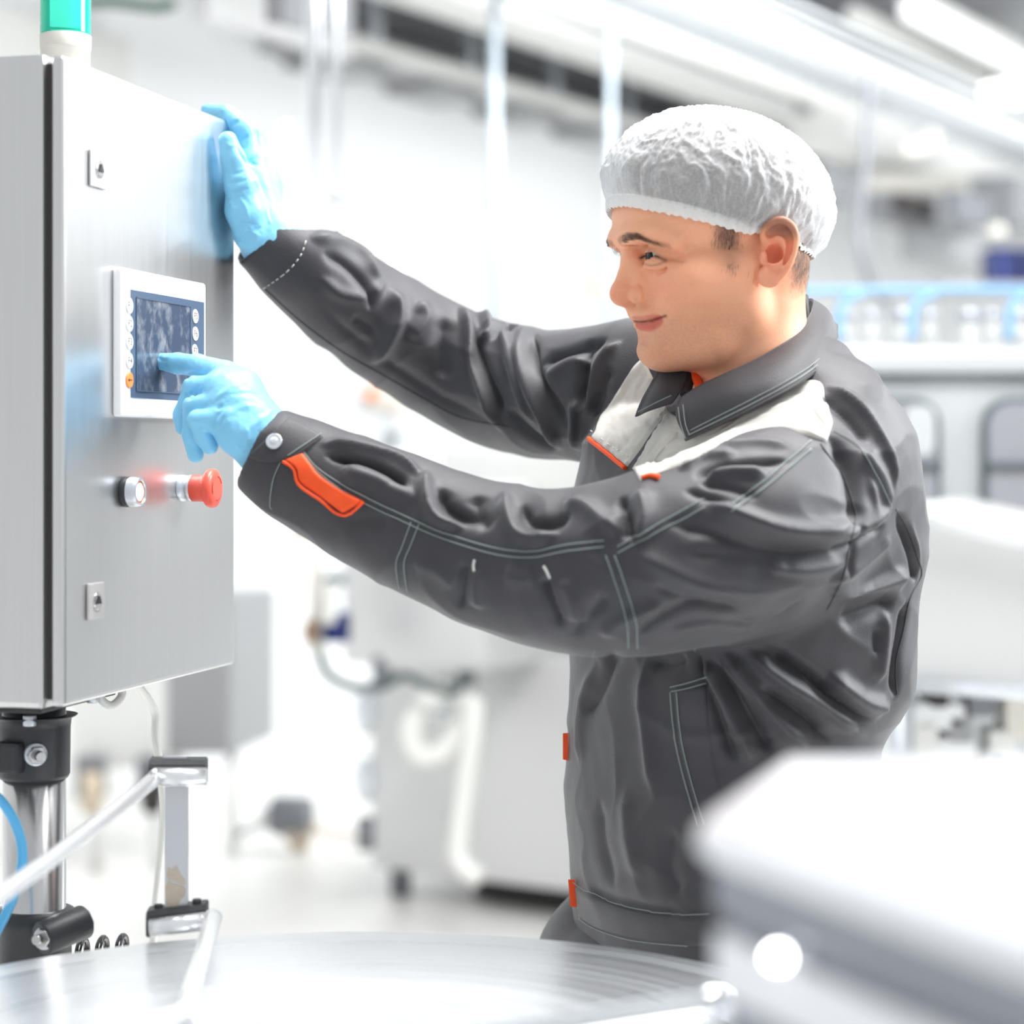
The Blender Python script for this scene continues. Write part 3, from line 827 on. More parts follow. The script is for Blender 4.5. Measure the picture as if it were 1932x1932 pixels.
MB().cyl((cc.x + 0.02, cc.y, cc.z - 0.04), (cc.x + 0.03, cc.y, 0.0), 0.078, 16, 0.02).build('cone', M['tan'], dp)
MB().tube([cc + Vector((0.06, 0, -0.04)), P(620, 1572, c.y), P(690, 1580, c.y)], 0.012, 8, 4).build('outlet_pipe', M['tan'], dp)
o = MB().tube([cc - Vector((0.1, 0, 0.02)), P(490, 1556, c.y), P(455, 1572, c.y), P(437, 1600, c.y), P(436, 1612, c.y)], 0.012, 8, 6).build('pump_cable', M['motor'], dp)

# ================================================================== bottling line at the right
dm = 4.6
bl = thing('filling_machine', P(1800, 830, dm), 'long pale filling machine with two round cornered windows at the right', 'machine')


def rrect(x0, y0, x1, y1, r, d, n=6):
    pts = []
    for cx_, cy_, a0 in ((x1 - r, y0 + r, -90), (x1 - r, y1 - r, 0), (x0 + r, y1 - r, 90), (x0 + r, y0 + r, 180)):
        for k in range(n + 1):
            a = math.radians(a0 + 90 * k / n)
            pts.append(P(cx_ + r * math.cos(a), cy_ + r * math.sin(a), d))
    return pts


A = P(1330, 1330, dm)
MB().obox((A.x, dm, 0.55), (2.6, 0.05, 0), (0, 0.8, 0), (0, 0, P(1500, 708, dm).z - 0.55), 0.02).build('front_panel', M['fillgrey'], bl)
MB().obox((A.x - 0.02, dm - 0.04, P(1500, 706, dm).z), (2.7, 0.05, 0), (0, 0.9, 0), (0, 0, 0.062), 0.02).build('top_deck', M['fillgrey'], bl)
for x0, x1 in ((1540, 1776), (1856, 2090)):
    outer = rrect(x0, 750, x1, 1100, 52, dm - 0.03)
    MB().prism(outer, (0, 0.028, 0)).build('window_seal', M['tealframe'], bl)
    inner = rrect(x0 + 10, 760, x1 - 10, 1090, 44, dm - 0.034)
    MB().prism(inner, (0, 0.03, 0)).build('window_pane', M['windowdark'], bl)
    MB().obox(P(x0 + 2, 880, dm - 0.05), ((x1 - x0) / FPX * dm, 0, 0), (0, 0.03, 0), (0, 0, 0.009)).build('window_bar', M['tealframe'], bl)
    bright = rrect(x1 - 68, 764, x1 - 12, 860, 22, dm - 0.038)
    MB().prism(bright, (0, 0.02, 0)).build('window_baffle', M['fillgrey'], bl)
for k in (0.1, 1.2, 2.4): MB().cyl((A.x + k, dm + 0.3, 0), (A.x + k, dm + 0.3, 0.6), 0.04, 12).build('leg', M['galv'], bl)
# blue guard rail on top
gr = thing('blue_rail', P(1740, 545, dm), 'pale blue guard rail above the row of white filling cups', 'rail')
MB().tube([P(1500, 549, dm), P(1720, 546, dm), P(2050, 548, dm)], 0.010, 10, 4).build('rail', M['railblue'], gr)
for px in (1585, 1722, 1905):
    MB().tube([P(px + 45, 552, dm), P(px + 12, 566, dm), P(px, 592, dm), P(px - 1, 640, dm + 0.01)], 0.011, 8, 4).build('rail_arm', M['railblue'], gr)
for i, px in enumerate((1592, 1644, 1703, 1754, 1828, 1872, 1926)):
    zb_ = P(0, 668, dm).z
    c = P(px, 668, dm + 0.12)
    cup = thing('filling_cup', (c.x, c.y, zb_), ('slim' if i % 2 else 'wide') + ' white filling cup, ' + ('first', 'second', 'third', 'fourth', 'fifth', 'sixth', 'last')[i] + ' in the row from the worker collar', 'cup', 'filling cups under the blue rail')
    r = 0.018 if i % 2 else 0.030
    MB().lathe((c.x, c.y, zb_ - 0.005), (0, 0, 1), [(0, r), (0.05, r), (0.062, r * 0.7), (0.09, r * 0.7)], 16).build('body', M['ductpale'], cup)
    MB().lathe((c.x, c.y, zb_ + 0.085), (0, 0, 1), [(0, r * 0.95), (0.025, r * 0.95)], 16).build('cap', M['galv'], cup)
# slanted conveyor guard nearer
cg = thing('conveyor_guard', P(1830, 1130, 3.7), 'white slanted conveyor side guard behind the worker back', 'conveyor')
pts = [P(1690, 948, 3.75), P(2100, 1045, 3.35), P(2100, 1312, 3.35), P(1690, 1283, 3.75)]
MB().prism(pts, Vector((0.25, 0.6, 0)), 0.01).build('side_panel', M['machine'], cg)
MB().tube([P(1680, 960, 3.72), P(2100, 1052, 3.32)], 0.018, 12, 1).build('top_lip', M['machine_lt'], cg)
MB().tube([P(1690, 1290, 3.72), P(2100, 1318, 3.32)], 0.014, 12, 1).build('bottom_lip', M['galv'], cg)
for px, d in ((1700, 3.9), (2050, 3.6)):
    c = P(px, 1290, d); MB().cyl((c.x, c.y, 0), (c.x, c.y, c.z + 0.1), 0.025, 12).build('leg', M['galv'], cg)
# drive parts under the guard
dr = thing('drive_unit', P(1790, 1480, 3.9), 'jumble of pale gear housings and motors under the conveyor guard', 'drive')
for (px, py, w, h, m_, nm) in ((1745, 1345, .13, .05, 'machine_lt', 'bracket'), (1735, 1400, .05, .10, 'ductpale', 'bearing'), (1800, 1370, .05, .06, 'machine_dk', 'motor'),
                              (1790, 1420, .08, .07, 'machine_lt', 'gearbox'), (1690, 1400, .04, .12, 'ductpale', 'bearing'), (1880, 1420, .05, .10, 'ductpale', 'frame_plate'),
                              (1915, 1350, .06, .08, 'cream', 'frame_plate'), (1760, 1310, .04, .05, 'gasket', 'dark_bracket'), (1842, 1322, .05, .05, 'motor', 'dark_bracket'),
                              (1820, 1440, .05, .04, 'brown', 'fitting'), (1870, 1460, .03, .10, 'machine_lt', 'spacer'), (1915, 1470, .08, .05, 'machine_dk', 'cover')):
    MB().box(P(px, py, 3.95), (w, 0.12, h), None, 0.008).build(nm, M[m_], dr)
c = P(1770, 1500, 3.95)
MB().obox((c.x - 0.12, c.y, 0), (0.5, 0, 0), (0, 0.3, 0), (0, 0, c.z), 0.02).build('base', M['ductpale'], dr)
# far end: shelves, dark cabinets, blue bins
for (px, py, wpx, hpx, d, m_, nm, lb, cat) in (
        (1560, 345, 60, 60, 11, 'darkceil', 'wall_fan_box', 'grey box on the far wall just right of the hair net', 'box'),
        (1680, 395, 70, 50, 11.5, 'darkceil', 'wall_unit', 'grey wall unit beyond the hanging cable', 'box'),
        (1725, 390, 24, 40, 11.2, 'gasket', 'black_box', 'small black box on the far wall', 'box'),
        (1760, 405, 90, 70, 12.0, 'machine_dk', 'cooling_unit', 'wide grey cooling unit on the far wall', 'box'),
        (1825, 395, 34, 60, 11.2, 'motor', 'switch_box', 'dark grey upright box high on the far wall', 'box'),
        (1780, 470, 110, 60, 11.6, 'machine_dk', 'filler_head', 'grey far machine head under the cooling unit', 'machine'),
        (1900, 385, 90, 90, 12.0, 'darkceil', 'dark_recess_box', 'dark grey unit at the right edge above the blue bins', 'box')):
    w, h = wpx / FPX * d, hpx / FPX * d
    c = P(px, py, d)
    o = MB().box(c, (w, 0.5, h), Matrix.Rotation(-0.55, 3, 'Z'), 0.02).build(nm, M[m_])
    tag(o, lb, cat)
for px, wpx, lb in ((1884, 50, 'dark blue bin on the far shelf, the whole one'), (1938, 30, 'dark blue bin cut off by the right edge')):
    c = P(px, 513, 9.5) + Vector((0, 0, 0.012))
    bn = thing('blue_bin', c, lb, 'bin')
    w = wpx / FPX * 9.5
    MB().box(c, (w, 0.2, 0.15), None, 0.01).build('body', M['navy'], bn)
    MB().box(c + Vector((0, 0, 0.08)), (w * 1.06, 0.22, 0.015), None, 0.004).build('rim', M['navy'], bn)
o = MB().obox(P(1780, 545, 9.3), (0.9, 0.1, 0), (0, 0.5, 0), (0, 0, 0.03)).build('far_shelf', M['machine_dk'])
tag(o, 'grey far shelf carrying the blue bins', 'shelf')
o = MB().lathe(P(1880, 452, 9.5), (0, 0, 1), [(0, 0.03), (0.03, 0.045), (0.07, 0.03)], 16).build('cream_jar', M['cream'])
tag(o, 'small cream jar above the blue bin', 'jar')
# ================================================================== distance field modelling helpers
class Sdf:
    def __init__(s, lo, hi, res):
        s.lo, s.res = np.array(lo, float), res
        s.n = np.ceil((np.array(hi) - s.lo) / res).astype(int) + 1
        s.V = np.full(s.n, 0.06, np.float32)
        s.ax = [(s.lo[i] + np.arange(s.n[i]) * res).astype(np.float32) for i in range(3)]

    def put(s, f, lo, hi, k=0.0, op='u', pad=0.012):
        pad = pad + k
        i0 = np.maximum(np.floor((np.array(lo) - pad - s.lo) / s.res).astype(int), 0)
        i1 = np.minimum(np.ceil((np.array(hi) + pad - s.lo) / s.res).astype(int) + 1, s.n)
        if np.any(i1 <= i0): return s
        sl = tuple(slice(a, b) for a, b in zip(i0, i1))
        x = s.ax[0][sl[0]][:, None, None]; y = s.ax[1][sl[1]][None, :, None]; z = s.ax[2][sl[2]][None, None, :]
        d = f(x, y, z).astype(np.float32)
        v = s.V[sl]
        if op == 's': d = -d
        if k > 0:
            h = np.maximum(k - np.abs(v - d), 0) / k
            e = h * h * k * 0.25
        else: e = 0
        s.V[sl] = (np.minimum(v, d) - e) if op == 'u' else (np.maximum(v, d) + e)
        return s

    def cone(s, a, b, ra, rb=None, k=0.0, op='u'):
        rb = ra if rb is None else rb
        a, b = np.array(a, float), np.array(b, float)
        ba = b - a
        L2 = max(float(ba @ ba), 1e-12)

        def f(x, y, z):
            t = np.clip(((x - a[0]) * ba[0] + (y - a[1]) * ba[1] + (z - a[2]) * ba[2]) / L2, 0, 1)
            return np.sqrt((x - a[0] - ba[0] * t) ** 2 + (y - a[1] - ba[1] * t) ** 2 + (z - a[2] - ba[2] * t) ** 2) - (ra + (rb - ra) * t)
        r = max(ra, rb)
        return s.put(f, np.minimum(a, b) - r, np.maximum(a, b) + r, k, op)

    def chain(s, pts, rs, k=0.0, op='u'):
        for i in range(len(pts) - 1): s.cone(pts[i], pts[i + 1], rs[i], rs[i + 1], k, op)
        return s

    def ell(s, c, r, rot=None, k=0.0, op='u'):
        c = np.array(c, float); r = np.array(r, float)
        m = np.eye(3) if rot is None else np.array(rot, float)     # columns: the ellipsoid's own axes

        def f(x, y, z):
            q = [((x - c[0]) * m[0, i] + (y - c[1]) * m[1, i] + (z - c[2]) * m[2, i]) for i in range(3)]
            k0 = np.sqrt(sum((q[i] / r[i]) ** 2 for i in range(3)))
            k1 = np.sqrt(sum((q[i] / r[i] ** 2) ** 2 for i in range(3))) + 1e-9
            return k0 * (k0 - 1) / k1
        ext = np.sqrt(((m * r[None, :]) ** 2).sum(1))
        return s.put(f, c - ext, c + ext, k, op)

    def mesh(s):
        V = s.V
        nx, ny, nz = V.shape
        ins = V < 0
        cnt = np.zeros((nx - 1, ny - 1, nz - 1), np.int8)
        for dx in (0, 1):
            for dy in (0, 1):
                for dz in (0, 1): cnt += ins[dx:nx - 1 + dx, dy:ny - 1 + dy, dz:nz - 1 + dz]
        act = (cnt > 0) & (cnt < 8)
        idx = np.argwhere(act)
        ids = np.full(act.shape, -1, np.int64)
        ids[act] = np.arange(len(idx))
        acc = np.zeros((len(idx), 3)); num = np.zeros(len(idx))
        cor = [(0, 0, 0), (1, 0, 0), (0, 1, 0), (1, 1, 0), (0, 0, 1), (1, 0, 1), (0, 1, 1), (1, 1, 1)]
        val = [V[idx[:, 0] + c[0], idx[:, 1] + c[1], idx[:, 2] + c[2]] for c in cor]
        for a, b in ((0, 1), (2, 3), (4, 5), (6, 7), (0, 2), (1, 3), (4, 6), (5, 7), (0, 4), (1, 5), (2, 6), (3, 7)):
            va, vb = val[a], val[b]
            m = (va < 0) != (vb < 0)
            t = np.where(m, va / (va - vb + 1e-20 * (va == vb)), 0)
            p = np.array(cor[a])[None] + t[:, None] * (np.array(cor[b]) - np.array(cor[a]))[None]
            acc[m] += p[m]; num[m] += 1
        verts = s.lo + (idx + acc / num[:, None]) * s.res
        quads = []
        for ax in range(3):
            sl0 = [slice(None)] * 3; sl1 = [slice(None)] * 3
            sl0[ax] = slice(0, -1); sl1[ax] = slice(1, None)
            a_, b_ = ins[tuple(sl0)], ins[tuple(sl1)]
            e = np.argwhere(a_ != b_)
            u, w = (ax + 1) % 3, (ax + 2) % 3
            ok = (e[:, u] > 0) & (e[:, w] > 0) & (e[:, u] < V.shape[u] - 1) & (e[:, w] < V.shape[w] - 1)
            e = e[ok]
            flip = a_[tuple(e.T)]
            q = []
            for du, dw in ((-1, -1), (0, -1), (0, 0), (-1, 0)):
                c = e.copy(); c[:, u] += du; c[:, w] += dw
                q.append(ids[tuple(c.T)])
            q = np.stack(q, 1)
            q[~flip] = q[~flip][:, ::-1]
            quads.append(q)
        return verts, np.concatenate(quads)


def np_mesh(name, verts, faces, smooth=True):
    me = bpy.data.meshes.new(name)
    nv, nf, k = len(verts), len(faces), faces.shape[1]
    me.vertices.add(nv); me.loops.add(nf * k); me.polygons.add(nf)
    me.vertices.foreach_set('co', np.asarray(verts, np.float32).ravel())
    me.loops.foreach_set('vertex_index', faces.astype(np.int32).ravel())
    me.polygons.foreach_set('loop_start', np.arange(0, nf * k, k, dtype=np.int32))
    me.polygons.foreach_set('use_smooth', np.full(nf, smooth))
    me.update(calc_edges=True)
    me.validate()
    return me


def vnormals(verts, faces):
    p = verts[faces]
    n = np.cross(p[:, 2] - p[:, 0], p[:, -1] - p[:, 1])
    out = np.zeros_like(verts)
    for i in range(faces.shape[1]): np.add.at(out, faces[:, i], n)
    return out / (np.linalg.norm(out, axis=1, keepdims=True) + 1e-12)


def relax(verts, faces, it=2, lam=0.5):
    k = faces.shape[1]
    e = np.concatenate([faces[:, [i, (i + 1) % k]] for i in range(k)])
    for _ in range(it):
        acc = np.zeros_like(verts); num = np.zeros(len(verts))
        for d in range(3):
            acc[:, d] = np.bincount(e[:, 0], verts[e[:, 1], d], len(verts)) + np.bincount(e[:, 1], verts[e[:, 0], d], len(verts))
        num = np.bincount(e[:, 0], minlength=len(verts)) + np.bincount(e[:, 1], minlength=len(verts))
        verts = verts + lam * (acc / num[:, None] - verts)
    return verts


def bvh_of(verts, faces):
    return BVHTree.FromPolygons([tuple(v) for v in verts], [tuple(int(i) for i in f) for f in faces])


CAMP = Vector((0, 0, CAMZ))


def cast(bvh, px, py, far=6.0):
    """where the surface lies behind picture position (px, py); falls back to the nearest surface point"""
    d = (P(px, py, 1.0) - CAMP).normalized()
    h = bvh.ray_cast(CAMP, d, far)
    if h[0] is not None: return h[0], h[1]
    best = None
    for dd in np.linspace(1.8, 2.5, 15):
        q = P(px, py, dd)
        r = bvh.find_nearest(q)
        if best is None or r[3] < best[0]: best = (r[3], r[0], r[1])
    return best[1], best[2]


def densify(pts, step):
    out = []
    for (x0, y0), (x1, y1) in zip(pts, pts[1:]):
        n = max(1, int(math.hypot(x1 - x0, y1 - y0) / step))
        for i in range(n): out.append((x0 + (x1 - x0) * i / n, y0 + (y1 - y0) * i / n))
    out.append(pts[-1])
    return out


def spline2(pts, sub=6):
    v = smooth_path([Vector((p[0], p[1], 0)) for p in pts], sub) if len(pts) > 2 else [Vector((p[0], p[1], 0)) for p in pts]
    return [(p.x, p.y) for p in v]


def fold(verts, normals, bvh, pts, amp, width, ends=0.25, power=2.0):
    """raise (amp > 0) or press (amp < 0) a fold in the cloth along a path on its surface; amp mm, width picture px"""
    path = densify(spline2(pts, 5), 10)
    q = np.array([cast(bvh, *p)[0] for p in path])
    w = width / FPX * q[:, 1].mean()
    lo, hi = q.min(0) - 3 * w, q.max(0) + 3 * w
    sel = np.where(np.all((verts > lo) & (verts < hi), axis=1))[0]
    if not len(sel) or len(q) < 2: return
    p = verts[sel]
    best = np.full(len(sel), 1e9); tb = np.zeros(len(sel))
    n = len(q) - 1
    for i in range(n):
        a, b = q[i], q[i + 1]
        ba = b - a
        t = np.clip(((p - a) @ ba) / (ba @ ba + 1e-12), 0, 1)
        d = np.linalg.norm(p - a - t[:, None] * ba, axis=1)
        m = d < best
        best[m] = d[m]; tb[m] = (i + t[m]) / n
    taper = np.clip(np.minimum(tb, 1 - tb) / max(ends, 1e-3), 0, 1)
    taper = taper * taper * (3 - 2 * taper) if ends > 0 else 1
    h = amp * 1e-3 * np.exp(-(best / (w * (0.4 + 0.6 * taper))) ** power) * taper
    verts[sel] += normals[sel] * h[:, None]


def path_dist(verts, bvh, pts):
    path = densify(spline2(pts, 5), 4)
    q = np.array([cast(bvh, *p)[0] for p in path])
    best = np.full(len(verts), 1e9)
    sel = np.where(np.all((verts > q.min(0) - 0.03) & (verts < q.max(0) + 0.03), axis=1))[0]
    p = verts[sel]; bb = best[sel]
    for a, b in zip(q, q[1:]):
        ba = b - a
        t = np.clip(((p - a) @ ba) / (ba @ ba + 1e-12), 0, 1)
        bb = np.minimum(bb, np.linalg.norm(p - a - t[:, None] * ba, axis=1))
    best[sel] = bb
    return best


def islands(verts, faces):
    """keep only the largest connected surface"""
    lab = np.arange(len(verts))
    while True:
        m = lab[faces].min(1)
        new = lab.copy()
        for k in range(faces.shape[1]): np.minimum.at(new, faces[:, k], m)
        new = new[new]
        if (new == lab).all(): break
        lab = new
    big = np.bincount(lab).argmax()
    keep = lab == big
    remap = np.cumsum(keep) - 1
    f = faces[keep[faces[:, 0]]]
    return verts[keep], remap[f]


def seam(bvh, pts, r, off=0.0004, mb=None, dash=None, closed=False):
    """a thread lying on the surface; dash = (on, off) in picture px"""
    mb = mb or MB()
    path = densify(spline2(pts, 6), 4)
    q = []
    for p in path:
        c, n = cast(bvh, *p)
        q.append(c + n * off)
    # drop stray points that jumped to another layer
    good = [q[0]]
    for p in q[1:]:
        if (p - good[-1]).length < 0.03: good.append(p)
    if dash is None:
        if len(good) > 1: mb.tube(good, r, 6, 1)
        return mb
    on, of = dash
    L, cur, start = 0.0, [good[0]], True
    on, of = on / FPX * 2.0, of / FPX * 2.0
    acc = 0
    for a, b in zip(good, good[1:]):
        seg = (b - a).length
        acc += seg
        if start:
            cur.append(b)
            if acc >= on:
                mb.tube(cur, r, 5, 1); cur = []; acc = 0; start = False
        elif acc >= of:
            cur = [b]; acc = 0; start = True
    return mb


def patch(bvh, top, bot, n, m, off, material, name, parent, thick=0.0, wave=None):
    """cloth panel between two picture paths, laid on a surface"""
    def resample(pts, n):
        pts = spline2(pts, 8)
        d = [0]
        for a, b in zip(pts, pts[1:]): d.append(d[-1] + math.hypot(b[0] - a[0], b[1] - a[1]))
        out = []
        for i in range(n):
            t = d[-1] * i / (n - 1)
            j = max(k for k in range(len(d)) if d[k] <= t + 1e-9)
            j = min(j, len(pts) - 2)
            f = (t - d[j]) / max(d[j + 1] - d[j], 1e-9)
            out.append((pts[j][0] + (pts[j + 1][0] - pts[j][0]) * f, pts[j][1] + (pts[j + 1][1] - pts[j][1]) * f))
        return out
    A, B = resample(top, n), resample(bot, n)
    V = []
    for i in range(n):
        for j in range(m):
            f = j / (m - 1)
            x, y = A[i][0] + (B[i][0] - A[i][0]) * f, A[i][1] + (B[i][1] - A[i][1]) * f
            c, nn = cast(bvh, x, y)
            edge = min(i, n - 1 - i, j, m - 1 - j)
            o = off if edge > 0 else -0.0012
            if wave is not None: o += wave(i / (n - 1), f) if edge > 0 else 0
            V.append(c + nn * o)
    F = np.array([(i * m + j, (i + 1) * m + j, (i + 1) * m + j + 1, i * m + j + 1) for i in range(n - 1) for j in range(m - 1)])
    V = np.array(V)
    nrm = vnormals(V, F)
    if (nrm @ np.array((0, -1, 0))).mean() < 0: F = F[:, ::-1]
    me = np_mesh(name, V, F)
    return put(name, me, parent, material)
# ================================================================== the worker
HD = 2.08
HO = P(1340, 480, HD)
HS = HD / FPX / 0.5385 * 1.0          # one head unit (about a millimetre) in metres
TH = math.radians(18)
FD = Vector((-math.cos(TH), -math.sin(TH), 0))
LD = Vector((math.sin(TH), -math.cos(TH), 0))
UD = Vector((0, 0, 1))
HROT = np.array([[FD[i], LD[i], UD[i]] for i in range(3)])


def Hp(f, l, u): return HO + (FD * f + LD * l + UD * u) * HS


def hrot(pitch=0.0, yaw=0.0, roll=0.0):
    """axes of an ellipsoid in the head frame: pitch raises its front, yaw turns its front to the left"""
    m = Matrix.Rotation(yaw, 3, 'Z') @ Matrix.Rotation(-pitch, 3, 'Y') @ Matrix.Rotation(roll, 3, 'X')
    return HROT @ np.array(m)


person = thing('person', (0.17, 2.15, 0), 'man in a dark grey work jacket and white hair net pressing the touch panel', 'person')

lo = np.array(HO) - np.array((0.150, 0.125, 0.175)); hi = np.array(HO) + np.array((0.140, 0.125, 0.160))
S = Sdf(lo, hi, 0.00135)
u1 = HS


def E(c, r, k=8, op='u', **kw): S.ell(Hp(*c), np.array(r) * HS, hrot(**kw), k * HS, op)
def K(pts, rs, k=6, op='u'): S.chain([Hp(*p) for p in pts], [r * HS for r in rs], k * HS, op)


def both(fn, c, *a, **kw):
    fn(c, *a, **kw)
    kw2 = dict(kw)
    for q in ('yaw', 'roll'):
        if q in kw2: kw2[q] = -kw2[q]
    fn((c[0], -c[1], c[2]), *a, **kw2)


def bothK(pts, rs, k=6, op='u'):
    K(pts, rs, k, op); K([(p[0], -p[1], p[2]) for p in pts], rs, k, op)


E((-4, 0, 55), (99, 76, 82), 0)
E((36, 0, 32), (65, 62, 52), 20)
E((-52, 0, 5), (50, 60, 60), 20)
K([(-40, 0, -20), (-46, 0, -110), (-52, 0, -230)], [58, 58, 62], 18)
E((32, 0, -34), (46, 52, 62), 22)
E((8, 0, -66), (58, 52, 44), 20)
E((45, 0, -74), (33, 29, 36), 18)
bothK([(-16, 56, -18), (-14, 51, -60), (18, 38, -90), (50, 14, -100)], [14, 14, 16, 14], 24)
E((60, 0, -98), (15.5, 19, 15), 12)
E((20, 0, -92), (42, 32, 22), 14)
both(E, (44, 40, -29), (25, 22, 18), 18, yaw=0.4)
both(E, (44, 31, -50), (20, 18, 22), 18)
both(E, (18, 58, -30), (40, 14, 24), 18)
# brow and sockets
bothK([(94, 4, 14), (93, 14, 13), (89, 28, 14), (78, 42, 13), (60, 54, 6)], [6, 8, 8, 8, 7], 12)
both(E, (87, 30, -7), (17, 17, 10), 10, op='s')
both(E, (88, 13, -6), (12, 7, 12), 8, op='s')
# nose
K([(86, 0, 8), (88, 0, -6), (96, 0, -36)], [7, 6.5, 9], 8)
bothK([(82, 5, -12), (81, 11, -38)], [7, 8], 10)
E((97, 0, -43), (11.5, 11, 10.5), 7)
K([(96, 0, -46), (82, 0, -55)], [7, 6], 6)
both(E, (83, 14.5, -44.5), (12, 7.5, 9), 3.5, yaw=0.1)
both(E, (90, 7.5, -55), (7, 3.6, 4.0), 2, op='s')
# mouth
bothK([(82, 0, -59), (78, 8, -60), (72, 18, -63), (62, 25, -65)], [5.5, 6, 5, 4], 7)
bothK([(78.5, 0, -62.5), (76.5, 8, -62.5), (70.5, 17, -64), (62, 24, -66)], [4.2, 3.8, 3, 2], 3)
bothK([(75.0, 0, -73.0), (73.5, 8, -72.5), (67.5, 17, -70), (60, 24, -67)], [5.6, 5.4, 4.4, 2.4], 3.5)
E((80, 0, -86), (9, 22, 6), 10, op='s')
# smile crease in the cheek
# lids
EYE = [(69, 30.5, -6.5), (69, -30.5, -6.5)]
for e in EYE:
    sg = 1 if e[1] > 0 else -1
    E(e, (14.6, 14.6, 14.2), 4)
    E((e[0] + 10, e[1] - 0.5 * sg, e[2] - 0.6), (15, 12.0, 3.0), 1.2, op='s', roll=0.10 * sg, yaw=0.30 * sg)
    E((e[0], e[1], e[2]), (12.9, 12.9, 12.9), 0.5, op='s')
    K([(78, 18 * sg, 3.5), (79, 30 * sg, 4.5), (70, 43 * sg, 2.5), (58, 50 * sg, -3)], [1.0, 1.1, 1.1, 0.9], 2.5, op='s')
    K([(78, 22 * sg, -16.5), (75.5, 31 * sg, -17.5), (67, 42 * sg, -16)], [3.4, 4.0, 3.2], 5)
    K([(79, 20 * sg, -21), (77, 31 * sg, -23.5), (67, 44 * sg, -21.5), (58, 50 * sg, -15)], [1.0, 1.3, 1.2, 0.9], 4, op='s')
    K([(62, 49 * sg, -9), (52, 56 * sg, -8)], [0.9, 0.7], 3, op='s')
# left ear, nearly square to the viewer; right ear mirrored roughly
EA = (-FD * math.cos(math.radians(25)) + LD * math.sin(math.radians(25))).normalized()
EN = Vector((EA.y, -EA.x, 0))
if EN.dot(LD) < 0: EN = -EN
E0 = Hp(-36, 80, -6)
PXM = HD / FPX


def ear_pt(px, py, h=0.0): return E0 + EA * ((px - 1447) * PXM) + UD * ((492 - py) * PXM) + EN * (h * HS)


EROT = np.array([[EA[i], UD[i], EN[i]] for i in range(3)])


def ear(pt, rot):
    m = HS

    def schain(pts, rs, k=0.0, op='u'):
        q = smooth_path([Vector((*p, 0)) if len(p) < 3 else Vector(p) for p in pts], 5)
        r_ = np.interp(np.arange(len(q)) / 5, np.arange(len(rs)), rs)
        S.chain(q, list(r_), k, op)
    k = lambda v: v * m
    S.ell(pt(1446, 485, -6), (k(15), k(25), k(9)), rot, k(6))
    S.ell(pt(1450, 480, 0.5), (k(17.5), k(25), k(4.5)), rot, k(2))
    schain([pt(1434, 480, 2), pt(1425, 464, 3), pt(1427, 447, 4), pt(1440, 435, 5), pt(1458, 432, 6), pt(1474, 443, 6.5), pt(1481, 464, 6.5), pt(1477, 490, 6), pt(1467, 515, 5), pt(1453, 532, 3)],
            [k(3.5), k(4.0), k(4.0), k(4.0), k(4.2), k(4.2), k(4.0), k(3.8), k(3.8), k(4)], k(1.2))
    S.ell(pt(1434, 533, 2.5), (k(12.5), k(11.5), k(5)), rot, k(2))
    schain([pt(1438, 466, 4), pt(1453, 467, 5), pt(1462, 480, 5.5), pt(1460, 500, 5), pt(1450, 513, 5), pt(1438, 511, 4.5)], [k(2.5), k(3), k(3.2), k(3.2), k(3.2), k(3)], k(3))
    S.ell(pt(1442, 493, 6), (k(9.5), k(9.5), k(11)), rot, k(1.5), 's')
    S.ell(pt(1436, 456, 7), (k(5), k(4), k(5)), rot, k(1.5), 's')
    schain([pt(1440, 450, 7), pt(1458, 447, 7.5), pt(1470, 464, 8), pt(1469, 490, 7.5), pt(1460, 510, 6)], [k(3.0), k(3.6), k(3.4), k(2.8), k(1.8)], k(1.5), 's')
    S.ell(pt(1423, 499, 3), (k(4.5), k(7), k(4.5)), rot, k(2.5))
    schain([pt(1412, 520, 1.5), pt(1409, 548, 1.5)], [k(1.2), k(1.2)], k(2.5), 's')


ear(ear_pt, EROT)


def mir(p):
    v = (Vector(p) - HO)
    return HO + v - LD * (2 * v.dot(LD))


EAm = EA - LD * (2 * EA.dot(LD)); ENm = EN - LD * (2 * EN.dot(LD))
ear(lambda px, py, h=0.0: mir(ear_pt(px, py, h)), np.array([[EAm[i], UD[i], ENm[i]] for i in range(3)]))

hv, hf = islands(*S.mesh())
hv = relax(hv, hf, 2, 0.4)
# seat of the neck is cut off flat inside the jacket
head_bvh = bvh_of(hv, hf)
hn = vnormals(hv, hf)
MOUTH = [(1196, 606), (1212, 607), (1228, 605), (1242, 601), (1256, 596)]
for amp_, w_, pts_ in (
        (-2.6, 4.0, MOUTH), (1.4, 9, [(1202, 618), (1220, 618), (1238, 610)]), (0.8, 7, [(1200, 594), (1218, 593), (1240, 594)]),
        (-0.9, 7, [(1224, 570), (1242, 582), (1258, 592), (1270, 604)]), (-0.8, 9, [(1284, 612), (1296, 634), (1302, 652)]),
        (0.9, 16, [(1245, 560), (1268, 585), (1282, 605)]),
        (-1.0, 3.5, [(1226, 506), (1240, 514), (1254, 512), (1268, 502)]), (0.9, 6, [(1230, 506), (1246, 507), (1262, 500)]),
        (-0.8, 3.0, [(1216, 478), (1240, 478), (1264, 484), (1284, 494)]), (-0.6, 3, [(1270, 492), (1290, 494)]),
        (-1.6, 4.5, [(1202, 532), (1212, 540), (1217, 556), (1212, 570)]), (-0.8, 10, [(1212, 642), (1228, 644), (1244, 640)])):
    fold(hv, hn, head_bvh, pts_, amp_, w_, 0.25)
head_bvh = bvh_of(hv, hf)
